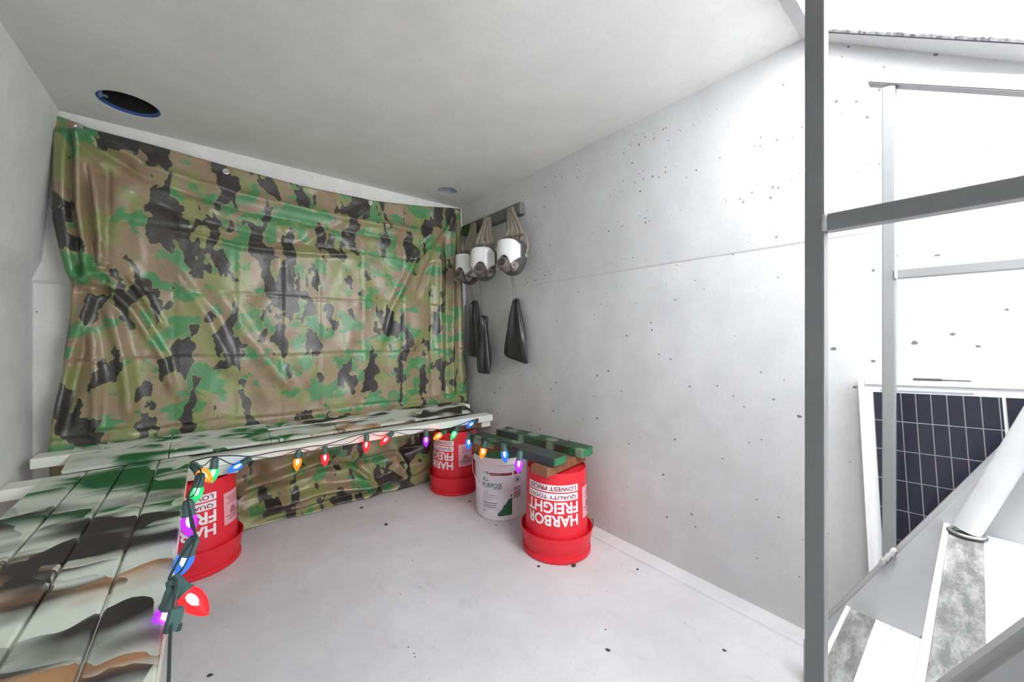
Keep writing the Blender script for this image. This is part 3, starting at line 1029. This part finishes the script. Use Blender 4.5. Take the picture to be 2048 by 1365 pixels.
obj('maker_mark', LW(shift(fit_text('USG', 0.018, 0.013, 0.012), -0.094), 0.236), M['print_grey'], b)
bm = merge([LW(shift(fit_text('N', 0.014, 0.017, 0.03), -0.073), 0.234)])
obj('logo_mark', bm, M['print_black'], b)
obj('green_lettering', merge([LW(shift(fit_text('ALL', 0.036, 0.024, 0.016), -0.083), 0.198), LW(shift(fit_text('PURPOSE', 0.106, 0.0255, 0.016), -0.048), 0.166)]), M['print_green'], b)
ln = [LW(patch(-0.042, 0.000, 0, 0.0022), 0.1605)]
for k, (x0, x1) in enumerate(((-0.10, -0.07), (-0.10, -0.045), (-0.10, -0.01), (-0.10, -0.018), (-0.10, -0.05), (-0.10, -0.07), (-0.098, -0.022), (-0.098, -0.022), (-0.098, -0.022))):
    ln.append(LW(patch(x0, x1, 0, 0.0026 + 0.003 * (k > 5)), 0.148 - 0.0105 * k))
for x0, x1, y0, h in ((-0.1005, -0.012, 0.0905, 0.0013), (-0.1005, -0.012, 0.055, 0.0013), (-0.013, -0.012, 0.055, 0.036)):
    ln.append(LW(patch(x0, x1, 0, h), y0))
ln.append(LW(patch(-0.10, -0.085, 0, 0.006), 0.042))
obj('fine_print', merge(ln), M['print_grey'], b)
# leafy green triangle made of ragged dabs
dabs = []
for k in range(150):
    u = random.random(); v_ = random.random()
    x = -0.010 + 0.068 * u; top = 0.030 + 0.108 * u ** 1.15
    y = 0.030 + (top - 0.030) * v_
    s_ = 0.004 + 0.005 * random.random()
    dabs.append(LW(patch(x - s_, min(x + s_, 0.058), 0, s_ * 1.5, 2), y - s_ * 0.6, 0.0008 + 0.0005 * random.random()))
for k in range(7):
    u0, u1 = k / 7, (k + 1) / 7
    dabs.append(LW(patch(-0.006 + 0.064 * u0, -0.006 + 0.064 * u1, 0, 0.100 * u0 + 0.002, 2), 0.027, 0.0007))
obj('leaf_print', merge(dabs), M['print_leaf'], b)
wl = [LW(shift(patch(-0.022, 0.022, 0, 0.020), 0.090), 0.232)]
for k in range(7): wl.append(LW(shift(patch(-0.022, 0.022, 0, 0.0045), 0.090), 0.110 + 0.0085 * k))
for x in (-0.022, 0.021): wl.append(LW(shift(patch(x, x + 0.0012, 0, 0.125), 0.090), 0.108))
obj('warning_print', merge(wl), M['print_maroon'], b)
bm = bmesh.new()
n = 24
A = [bm.verts.new((0.090 + 0.016 * math.cos(2 * math.pi * k / n), 0.016 * math.sin(2 * math.pi * k / n), 0)) for k in range(n)]
B = [bm.verts.new((0.090 + 0.013 * math.cos(2 * math.pi * k / n), 0.013 * math.sin(2 * math.pi * k / n), 0)) for k in range(n)]
for k in range(n): bm.faces.new((A[k], A[(k + 1) % n], B[(k + 1) % n], B[k]))
q = [bm.verts.new(p) for p in ((0.079, 0.010, 0), (0.081, 0.012, 0), (0.101, -0.010, 0), (0.099, -0.012, 0))]
bm.faces.new(q)
q = [bm.verts.new(p) for p in ((0.083, -0.009, 0), (0.096, -0.008, 0), (0.094, 0.007, 0), (0.086, 0.006, 0))]
bm.faces.new(q)
obj('warning_symbol', LW(bm, 0.205), M['print_black'], b)
# wire bail hanging over the front, with its grip
pts = []
for k in range(25):
    a = math.pi * k / 24
    ph = phi - math.radians(88) + math.radians(176) * k / 24
    rr = 0.153 + 0.012 * math.sin(a)
    pts.append((rr * math.cos(ph), rr * math.sin(ph), 0.300 - 0.155 * math.sin(a) ** 0.75))
hd = obj('handle', tube(bmesh.new(), pts, 0.0016, 6), M['white_plastic'], b, True)
obj('handle_grip', tube(bmesh.new(), pts[9:16], 0.0055, 10), M['white_plastic'], hd, True)


# ------------------------------------------------------------------ string lights
def string_lights():
    root = Vector((0.0, 1.9, 0.0))
    t = thing('string_lights', 'lit multicoloured string lights draped along the bench edges', 'string lights', root)
    # colour, socket pixel, bulb pixel, distance along the view axis
    L = []
    def back(col, s, bb, y=1.912): L.append((col, at(*s, 1, y), at(*bb, 1, y - 0.004)))
    def dep(col, s, bb, d, d2=None):
        def q(u, v, dd):
            p = ray(u, v) * dd; p.z += EYE; return p
        L.append((col, q(*s, d), q(*bb, d2 or d)))
    dep('purple', (340, 1206), (334, 1224), 0.655)
    dep('red', (366, 1182), (393, 1208), 0.665)
    dep('blue', (377, 1102), (364, 1132), 0.80)
    dep('purple', (377, 1026), (379, 1060), 0.93)
    dep('green', (397, 968), (392, 988), 1.10)
    dep('orange', (396, 940), (410, 952), 1.24)
    dep('green', (428, 933), (426, 951), 1.36)
    back('blue', (487, 925), (465, 939)); back('orange', (596, 914), (594, 936)); back('red', (650, 906), (650, 920))
    back('red', (733, 881), (732, 899)); back('red', (778, 873), (763, 888)); back('purple', (852, 872), (852, 890))
    back('orange', (884, 868), (873, 875)); back('green', (912, 862), (906, 873)); back('blue', (948, 845), (937, 853), 1.905)
    dep('blue', (938, 876), (937, 892), 1.92); dep('orange', (969, 894), (965, 908), 1.80)
    dep('blue', (1008, 899), (1010, 916), 1.66); dep('purple', (1039, 917), (1037, 936), 1.54)
    bulb_prof = [(0.0115, 0.0), (0.0135, 0.004), (0.0165, 0.014), (0.0168, 0.022), (0.0150, 0.033), (0.0110, 0.044), (0.0060, 0.053), (0.0015, 0.0575), (0.0, 0.058)]
    fil_prof = [(0.0, 0.006), (0.0045, 0.008), (0.0065, 0.016), (0.0055, 0.026), (0.0, 0.034)]
    sock_prof = [(0.0, -0.034), (0.009, -0.034), (0.0105, -0.030), (0.0125, -0.026), (0.0125, -0.002), (0.0140, 0.0), (0.0140, 0.003), (0.0, 0.003)]
    wire_pts = []
    for col, s, bb in L:
        d = (bb - s).normalized()
        base = s + d * 0.004
        Mx = Matrix.Translation(base - root) @ d.to_track_quat('Z', 'Y').to_matrix().to_4x4()
        so_ = obj('socket', lathe(bmesh.new(), sock_prof, 14, Mx), M['socket'], t, True)
        auto(so_, 50)
        gl = obj('bulb', lathe(bmesh.new(), bulb_prof, 18, Mx), BULB[col][0], so_, True)
        obj('filament', lathe(bmesh.new(), fil_prof, 10, Mx), BULB[col][1], so_, True)
        wire_pts.append(base - d * 0.036)
    # two strands running from socket to socket, sagging a little between
    for j in range(2):
        pts = []
        for i, p in enumerate(wire_pts):
            off = Vector((0, -0.003, 0.004)) if j == 0 else Vector((0.002, 0.002, -0.002))
            pts.append(p + off - root)
            if i + 1 < len(wire_pts):
                q = wire_pts[i + 1]
                l = (q - p).length
                mid = (p + q) / 2
                mid.z += (0.006 if j == 0 else -0.045 * min(l, 0.3) / 0.3 * (0.6 + 0.4 * random.random()))
                mid.y -= 0.004 * j
                pts.append(mid - root)
        if j == 0:
            e0 = ray(341, 1265) * 0.60; e1 = ray(337, 1365) * 0.545; e2 = ray(331, 1470) * 0.50
            tail = [e2, e1, e0]
            for e in tail: e.z += EYE
            pts = [e - root for e in tail] + pts
            obj('wire', tube(bmesh.new(), smooth_path(pts, 8), 0.0024, 7), M['wire'], t, True)
        else:
            obj('wire', tube(bmesh.new(), smooth_path(pts, 8), 0.0018, 6), M['wire'], t, True)
    # flat plug body near the end of the string
    c = ray(348, 1240) * 0.615; c.z += EYE
    T = Matrix.Translation(c - root) @ Matrix.Rotation(0.5, 4, 'Z') @ Matrix.Rotation(0.25, 4, 'Y')
    bm = mkbox(-0.010, 0.010, -0.005, 0.005, -0.017, 0.017, M=T, bev=0.002)
    pl = obj('plug', bm, M['socket'], t)
    obj('plug_clip', mkbox(0.006, 0.012, -0.006, 0.006, -0.019, -0.008, M=T, bev=0.001), M['wire'], pl)


string_lights()

# ------------------------------------------------------------------ hook rail, masks and pouches
def rail_x(z): return xr(z)
ho = Vector((1.37, 1.93, 1.62))
hr = thing('hook_rail', 'dark painted wooden strip fixed high on the right wall holding masks', 'hook rail', ho)
bm = bmesh.new()
prism(bm, [(rail_x(1.622) - 0.002, 1.622), (rail_x(1.685) - 0.002, 1.685), (1.345, 1.685), (1.345, 1.622)], 1, 1.60, 2.215)
bmesh.ops.bevel(bm, geom=list(bm.edges), offset=0.002, segments=1, affect='EDGES')
obj('board', bm, M['hook_rail'], hr, off=ho)
MASKS = [  # y, z of the lens centre, facing angle, tilt, label
    (2.000, 1.372, 195, 'gas mask hanging nearest the camouflage tarp, partly hidden'),
    (1.800, 1.374, 220, 'middle gas mask with white lens facing the room'),
    (1.572, 1.378, 198, 'gas mask hanging furthest right, nearest the strip end'),
]
for y in (2.03, 1.875, 1.655):
    obj('nail', tube(bmesh.new(), [(1.348 - ho.x, y - ho.y, 0.030), (1.318 - ho.x, y - ho.y, 0.034)], 0.003, 8), M['metal'], hr)


def make_mask(x, y, z, ang, label, hook):
    rz = math.radians(ang) + math.pi / 2
    t = thing('gas_mask', label, 'gas mask', (x, y, z), rz, group='gas masks on the hook rail')
    Wi = 0.075
    def outline(a):
        c, s_ = math.cos(a), math.sin(a)
        wx = Wi * (1 - 0.16 * max(0, -s_))
        hz = 0.080 if s_ > 0 else 0.104
        return (wx * math.copysign(abs(c) ** 0.8, c), hz * math.copysign(abs(s_) ** 0.85, s_))
    # rubber facepiece: shallow bowl, open to the back
    bm = bmesh.new(); n = 40; rows = []
    for f, yy in ((1.02, 0.045), (1.06, 0.030), (1.04, 0.010), (0.98, -0.006), (0.80, -0.026), (0.45, -0.042), (0.0, -0.046)):
        if f == 0: rows.append([bm.verts.new((0, yy, -0.01))]); continue
        ring = []
        for k in range(n):
            px_, pz_ = outline(2 * math.pi * k / n)
            ring.append(bm.verts.new((px_ * f, yy - 0.012 * (1 - (px_ / Wi) ** 2) * (1.04 - f), pz_ * f)))
        rows.append(ring)
    for A, B in zip(rows, rows[1:]):
        for k in range(n):
            if len(B) == 1: bm.faces.new((A[k], A[(k + 1) % n], B[0]))
            else: bm.faces.new((A[k], A[(k + 1) % n], B[(k + 1) % n], B[k]))
    bmesh.ops.recalc_face_normals(bm, faces=bm.faces)
    fp = obj('facepiece', bm, M['rubber'], t, True)
    md = fp.modifiers.new('thickness', 'SOLIDIFY'); md.thickness = 0.003; md.offset = 1
    # white lens cover, curved round the face, with the notch over the valve
    def lens_pt(px_, pz_):
        c_ = math.sqrt(max(0.0, 1 - (px_ / 0.0745) ** 2)); return Vector((px_, -0.066 + 0.072 * (1 - c_), pz_))
    bm = bmesh.new(); nx, nz = 36, 10; cols = []
    edge = []
    for i in range(nx + 1):
        px_ = 0.0735 * math.sin(math.radians(-79 + 158 * i / nx))
        u = abs(px_)
        top = 0.066 - 0.026 * (u / 0.072) ** 5
        if u < 0.034: bot = -0.066 + 0.050 * math.sqrt(max(0, 1 - (u / 0.034) ** 2))
        elif u < 0.044: bot = -0.066 + (u - 0.034) * 0.6
        else: bot = -0.060 + 0.030 * ((u - 0.044) / 0.028) ** 0.8
        cols.append([bm.verts.new(lens_pt(px_, bot + (top - bot) * k / nz)) for k in range(nz + 1)])
        edge.append((lens_pt(px_, bot), lens_pt(px_, top)))
    for a, c in zip(cols, cols[1:]):
        for k in range(nz): bm.faces.new((a[k], c[k], c[k + 1], a[k + 1]))
    bmesh.ops.recalc_face_normals(bm, faces=bm.faces)
    ln_ = obj('lens_cover', bm, M['lens'], t, True)
    md = ln_.modifiers.new('thickness', 'SOLIDIFY'); md.thickness = 0.002; md.offset = 0
    loop = [e[0] for e in edge] + [e[1] for e in edge[::-1]]
    bm = tube(bmesh.new(), [p + Vector((0, 0.004, 0)) for p in loop + loop[:1]], 0.0045, 6, False)
    obj('lens_frame', bm, M['rubber2'], t, True)
    # exhalation valve
    V = Matrix.Translation((0, -0.058, -0.062)) @ Matrix.Rotation(math.radians(78), 4, 'X')
    vl = auto(obj('exhalation_valve', lathe(bmesh.new(), [(0.036, -0.03), (0.036, 0.006), (0.032, 0.012), (0.032, 0.022), (0.028, 0.026), (0.020, 0.026), (0.019, 0.022), (0, 0.022)], 28, V), M['rubber2'], t), 40)
    bm = bmesh.new()
    for k in range(4):
        box(bm, -0.017, 0.017, -0.012 + 0.007 * k, -0.009 + 0.007 * k, 0.0215, 0.0275, M=V)
    obj('valve_grille', bm, M['rubber'], vl)
    # side ports
    for sgn in (-1, 1):
        V2 = Matrix.Translation((sgn * 0.050, -0.036, -0.074)) @ Matrix.Rotation(sgn * math.radians(42), 4, 'Z') @ Matrix.Rotation(math.radians(80), 4, 'X')
        pt = auto(obj('filter_port', lathe(bmesh.new(), [(0.021, -0.02), (0.021, 0.012), (0.018, 0.016), (0.015, 0.016), (0.014, 0.012), (0, 0.012)], 22, V2), M['port'], t), 40)
        obj('port_cap', lathe(bmesh.new(), [(0, 0.0185), (0.008, 0.0175), (0.010, 0.0125), (0, 0.0125)], 14, V2), M['rubber2'], pt)
        V3 = Matrix.Translation((sgn * 0.082, 0.028, -0.012)) @ Matrix.Rotation(sgn * math.radians(90), 4, 'Y')
        obj('strap_buckle', lathe(bmesh.new(), [(0.0, 0.008), (0.010, 0.008), (0.013, 0.003), (0.013, -0.006), (0, -0.006)], 14, V3), M['metal'], t)
    # chin
    # harness straps up to the nail; the hook is given in world space
    Rz = Matrix.Rotation(-rz, 4, 'Z')
    hk = Rz @ (Vector(hook) - Vector((x, y, z)))
    for sx_, sag in ((-0.050, 0.022), (0.050, 0.022), (-0.020, 0.006), (0.020, 0.006)):
        p = [Vector((sx_, 0.020, 0.070)), Vector((sx_ * 1.02, 0.030, 0.10)), Vector((sx_ * 0.75, 0.038, 0.15)), Vector((sx_ * 0.35, 0.0, 0)) + Vector((hk.x * 0.8, hk.y * 0.9, hk.z - 0.03)), hk + Vector((sx_ * 0.2, 0, 0.007)), hk + Vector((sx_ * 0.25, 0.012, -0.035))]
        st = obj('head_strap', ribbon(bmesh.new(), smooth_path(p, 5), 0.019, (1, 0.2, 0), 0.002), M['strap'], t, True)
        bu = p[1]
        obj('strap_slider', mkbox(bu.x - 0.013, bu.x + 0.013, bu.y - 0.006, bu.y + 0.004, bu.z - 0.006, bu.z + 0.008, bev=0.002), M['rubber2'], st)
    for sgn in (-1, 1):
        p = [Vector((sgn * 0.082, 0.030, -0.01)), Vector((sgn * 0.085, 0.045, 0.05)), Vector((sgn * 0.060, 0.055, 0.12)), Vector((hk.x, hk.y, hk.z - 0.04)) + Vector((sgn * 0.015, 0, 0)), hk + Vector((sgn * 0.004, 0.004, 0.006))]
        obj('side_strap', ribbon(bmesh.new(), smooth_path(p, 5), 0.016, (0.3, 1, 0), 0.002), M['strap'], t, True)
    # web joining the straps
    bm = bmesh.new()
    q = [(-0.045, 0.034, 0.075), (0.045, 0.034, 0.075), (0.030, 0.040, 0.125), (-0.030, 0.040, 0.125)]
    prism(bm, [(p_[0], p_[2]) for p_ in q], 1, 0.030, 0.033)
    obj('harness_web', bm, M['strap'], t)
    return t


HOOKS = [(1.322, 2.03, 1.655), (1.322, 1.875, 1.655), (1.322, 1.655, 1.655)]
XM = [1.252, 1.238, 1.256]
for (y, z, ang, lab), hk, x in zip(MASKS, HOOKS, XM):
    make_mask(x, y, z, ang, lab, hk)


def pouch(top, bottom_z, halfw, skew, label, cordtop, seed, flat):
    rng = random.Random(seed)
    tx, ty, tz = top
    t = thing('drawstring_pouch', label, 'pouch', (tx, ty, bottom_z), group='black drawstring pouches under the masks')
    Hh = tz - bottom_z
    n, m = 48, 22
    bm = bmesh.new(); rows = []
    ph = [rng.uniform(0, 6.28) for _ in range(4)]
    # local frame: width runs along Y (wall direction), depth along X
    for j in range(m + 1):
        f = j / m                      # 0 bottom, 1 gathered mouth
        wd = halfw * (1 - 0.80 * f ** 1.25) if f > 0.05 else halfw * (0.86 + 0.14 * f / 0.05)
        dp = 0.030 * (1 - 0.55 * f) * (0.35 + 0.65 * min(1, f / 0.18)) * flat
        fold = 0.0095 * (0.35 + 0.65 * f)
        ring = []
        for k in range(n):
            a = 2 * math.pi * k / n
            yy = wd * math.copysign(abs(math.cos(a)) ** 0.9, math.cos(a)); xx = dp * math.sin(a)
            cr = fold * (math.sin(5 * a + ph[0]) + 0.6 * math.sin(9 * a + ph[1] + 2 * f)) * (0.6 + 0.4 * math.sin(f * 7 + ph[2]))
            xx += cr * math.sin(a) * 1.6
            yy += cr * 0.5 * math.cos(a)
            zz = Hh * f + skew * yy * (1 - f) + (0.006 * math.sin(7 * a + ph[3]) if 0 < f < 1 else 0.010 * f * math.sin(4 * a + ph[3]))
            ring.append(bm.verts.new((xx, yy + 0.1 * skew * Hh * (1 - f) * 0, zz)))
        rows.append(ring)
    for A, B in zip(rows, rows[1:]):
        for k in range(n): bm.faces.new((A[k], A[(k + 1) % n], B[(k + 1) % n], B[k]))
    bm.faces.new(rows[0][::-1]); bm.faces.new(rows[-1])
    bmesh.ops.recalc_face_normals(bm, faces=bm.faces)
    obj('bag', bm, M['bag'], t, True)
    o0 = Vector((tx, ty, bottom_z)); c1 = Vector(cordtop) - o0
    for s_ in (-1, 1):
        obj('cord', tube(bmesh.new(), smooth_path([(0, s_ * halfw * 0.14, Hh - 0.01), (c1.x * 0.5, s_ * halfw * 0.10 + c1.y * 0.5, (Hh + c1.z) / 2), (c1.x, c1.y + s_ * 0.003, c1.z)], 6), 0.0013, 6), M['cord'], t, True)


pouch((1.385, 2.118, 1.165), 0.800, 0.072, 0.05, 'black drawstring pouch hanging lowest on the left, beside the tarp edge', (1.33, 2.10, 1.30), 3, 1.0)
pouch((1.365, 1.975, 1.060), 0.702, 0.070, 0.0, 'long narrow black drawstring pouch hanging under the middle mask', (1.30, 1.93, 1.29), 11, 1.15)
pouch((1.395, 1.695, 1.150), 0.800, 0.112, 0.18, 'wide triangular black drawstring pouch hanging alone on the right', (1.34, 1.665, 1.29), 21, 0.9)

# ------------------------------------------------------------------ staircase with handrails
st0 = Vector((0.93, 0.1, 0.0))
stair = thing('staircase', 'steep white steel staircase with square handrails rising to the hatch', 'staircase', st0)
SL = 1.82
def stringer(x0, x1, zref):
    def zt(y): return zref - SL * (y - 0.047)
    ye = -0.40
    yf = 0.047 + (zref - 0.27) / SL
    poly = [(0.300, 0.001), (0.300, zt(0.300)), (ye, zt(ye)), (ye, zt(ye) - 0.27), (yf, 0.001)]
    bm = bmesh.new(); prism(bm, poly, 0, x0, x1)
    bmesh.ops.bevel(bm, geom=list(bm.edges), offset=0.008, segments=3, affect='EDGES')
    return auto(obj('stringer', bm, M['stringer'], stair, off=st0), 40)
stringer(1.2515, 1.282, 0.583)
stringer(0.575, 0.6085, 0.545)
for k in range(4):
    yn, zt = 0.211 - 0.162 * k, 0.262 + 0.271 * k
    tr = obj('tread', mkbox(0.6087, 1.2513, yn - 0.205, yn - 0.009, zt - 0.030, zt - 0.0012, bev=0.002), M['tread'], stair, off=st0)
    obj('nosing', mkbox(0.6087, 1.2513, yn - 0.0088, yn, zt - 0.034, zt + 0.003, bev=0.002), M['tread'], tr, off=st0)
    obj('grip_tape', mkbox(0.612, 1.248, yn - 0.055, yn - 0.0092, zt - 0.0010, zt), M['tape'], tr, off=st0)
# posts and rails
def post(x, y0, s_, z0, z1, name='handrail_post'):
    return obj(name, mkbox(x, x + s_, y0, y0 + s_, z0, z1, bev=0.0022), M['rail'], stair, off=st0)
NS, FS = 0.0205, 0.0225
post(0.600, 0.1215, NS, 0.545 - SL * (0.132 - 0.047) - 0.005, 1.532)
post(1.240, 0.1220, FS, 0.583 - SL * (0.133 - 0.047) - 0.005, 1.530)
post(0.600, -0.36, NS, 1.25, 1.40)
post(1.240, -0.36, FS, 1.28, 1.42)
for x, s_ in ((0.600, NS), (1.240, FS)):
    a = 0.040 if x > 1 else 0.1215
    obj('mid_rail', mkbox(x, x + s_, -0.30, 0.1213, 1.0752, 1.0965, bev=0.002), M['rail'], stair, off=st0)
    bm = bmesh.new()
    zr = lambda y: 1.532 + 0.60 * (y - 0.133)
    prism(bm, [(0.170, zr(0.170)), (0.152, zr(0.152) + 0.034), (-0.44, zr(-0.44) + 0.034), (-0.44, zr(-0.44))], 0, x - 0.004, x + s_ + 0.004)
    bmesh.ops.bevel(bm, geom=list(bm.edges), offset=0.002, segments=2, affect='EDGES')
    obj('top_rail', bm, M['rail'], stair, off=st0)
    # weld beads
    bm = bmesh.new()
    r_ = s_ * 0.5
    pts = [(x - 0.001, 0.1215, 1.0752 + (1.0965 - 1.0752) * k / 6) for k in range(7)]
    tube(bm, [Vector(p) - st0 for p in pts], 0.003, 6)
    obj('weld_bead', bm, M['weld'], stair, True)
bm = bmesh.new()
tube(bm, [Vector((1.2400, 0.121 + 0.004 * k, 0.583 - SL * (0.121 + 0.004 * k - 0.047) + 0.004 * (k % 2))) - st0 for k in range(7)], 0.005, 6)
obj('weld_bead', bm, M['weld'], stair, True)

# pipe standing on the second tread
pb = Vector((1.210, 0.016, 0.5345))
pt = thing('steel_pipe', 'thick white steel pipe standing on the stair tread', 'pipe', pb)
d = Vector((0.0, -0.345, 1.0)).normalized()
bm = tube(bmesh.new(), [Vector((0, 0, 0.012)), Vector((0, 0, 0.012)) + d * 0.305], 0.0205, 28)
auto(obj('tube', bm, M['pipe'], pt), 40)
bm = bmesh.new()
tube(bm, [Vector((0, 0, 0.010)) + d * 0.29, Vector((0, 0, 0.010)) + d * 0.52], 0.015, 20)
thr = []
for k in range(0, 240):
    a = 2 * math.pi * k / 20
    e1 = Vector((1, 0, 0)); e2 = d.cross(e1)
    thr.append(Vector((0, 0, 0.012)) + d * (0.300 + 0.10 * k / 240) + (e1 * math.cos(a) + e2 * math.sin(a)) * 0.0185)
auto(obj('inner_rod', bm, M['pipe'], pt), 40)
obj('spring_coil', tube(bmesh.new(), thr, 0.0034, 6), M['metal'], pt, True)
ringp = [Vector((0.0235 * math.cos(a), 0.0235 * math.sin(a), 0.005)) for a in [2 * math.pi * k / 28 for k in range(29)]]
obj('base_ring', tube(bmesh.new(), ringp, 0.0035, 6, False), M['metal'], pt, True)
ringp = [Vector((0.0265 * math.cos(a), 0.0265 * math.sin(a), 0.0035)) for a in [2 * math.pi * k / 28 for k in range(25)]]
obj('base_wire', tube(bmesh.new(), ringp, 0.0016, 6), M['bracket'], pt, True)

# ------------------------------------------------------------------ solar panel leaning on the wall
def solar():
    tl = Vector((1.408, 0.212, 0.822)); bl = Vector((1.338, 0.166, 0.001))
    v = (tl - bl).normalized(); Hh = (tl - bl).length
    u0 = Vector((0, -1, 0.01))
    u = (u0 - v * u0.dot(v)).normalized()
    nrm = u.cross(v)                                   # faces the room
    R = Matrix(((nrm.x, u.x, v.x), (nrm.y, u.y, v.y), (nrm.z, u.z, v.z)))
    t = thing('solar_panel', 'white-framed dark solar panel leaning on the wall behind the stairs', 'solar panel', bl)
    t.rotation_euler = R.to_euler()
    Wd, fw = 0.72, 0.013
    for nm, a in (('frame_side', (-0.026, 0.004, 0, fw, 0, Hh)), ('frame_side', (-0.026, 0.004, Wd - fw, Wd, 0, Hh)),
                  ('frame_end', (-0.026, 0.004, fw + 0.0003, Wd - fw - 0.0003, Hh - fw, Hh)), ('frame_end', (-0.026, 0.004, fw + 0.0003, Wd - fw - 0.0003, 0, fw))):
        obj(nm, mkbox(*a, bev=0.0015), M['alu'], t)
    obj('backsheet', mkbox(-0.006, -0.002, fw + 0.0004, Wd - fw - 0.0004, fw + 0.0004, Hh - fw - 0.0004), M['panel_back'], t)
    cw, ch, gp = 0.214, 0.0728, 0.0022
    rows = int((Hh - 2 * fw - 0.02) // (ch + gp))
    me = None
    for c in range(3):
        for r_ in range(rows):
            y1 = fw + 0.016 + c * (cw + 0.005); z1 = Hh - fw - 0.020 - r_ * (ch + gp)
            if me is None:
                o = obj('solar_cell', mkbox(-0.001, 0.0008, 0, cw, -ch, 0), M['cell'], t); me = o.data
            else:
                o = link(bpy.data.objects.new('solar_cell', me), t)
            o.location = (-0.0011, y1, z1)
    obj('bus_ribbon', mkbox(-0.0018, -0.0009, fw + 0.030, fw + 0.19, Hh - fw - 0.0165, Hh - fw - 0.0125), M['print_grey'], t)
    bm = mkbox(-0.022, -0.004, 0.105, 0.155, Hh + 0.0003, Hh + 0.0065, bev=0.002)
    tube(bm, [(-0.010, 0.155, Hh + 0.003), (-0.010, 0.20, Hh + 0.0022)], 0.0015, 6)
    obj('cable_clip', bm, M['bracket'], t)


solar()

# ------------------------------------------------------------------ crumbs on the floor
for u, v_, s_, where in ((1077, 1134, 5, 'before the nearest red bucket, left of two'), (1148, 1133, 8, 'before the nearest red bucket, right of two'),
                         (772, 1050, 6, 'mid floor before the hanging tarp'), (723, 1017, 5, 'close to the foot of the tarp'),
                         (1275, 1140, 4, 'beside the curb right of the buckets'), (1216, 1302, 6, 'in the open foreground, left of another'),
                         (1448, 1302, 5, 'in the foreground nearest the handrail post'), (420, 1353, 7, 'at the bottom edge near the light cable'), (940, 1004, 4, 'between the white bucket and the far red bucket')):
    p = at(u, v_, 2, 0.0)
    dd = p.x * math.sin(YAW) + p.y * math.cos(YAW)
    rr = s_ * dd / F_PX * 0.55
    bm = bmesh.new()
    bmesh.ops.create_icosphere(bm, subdivisions=1, radius=rr)
    for v in bm.verts:
        v.co *= 0.7 + 0.6 * random.random(); v.co.z = v.co.z * 0.45 + rr * 0.42; v.co.x *= 1.5
        v.co.z = max(v.co.z, 0.0002)
    o = obj('debris_crumb', bm, M['debris'])
    o.location = p; o.rotation_euler.z = random.random() * 3
    tag(o, 'tiny dark crumb on the floor ' + where, 'debris', 'crumbs of debris on the floor')
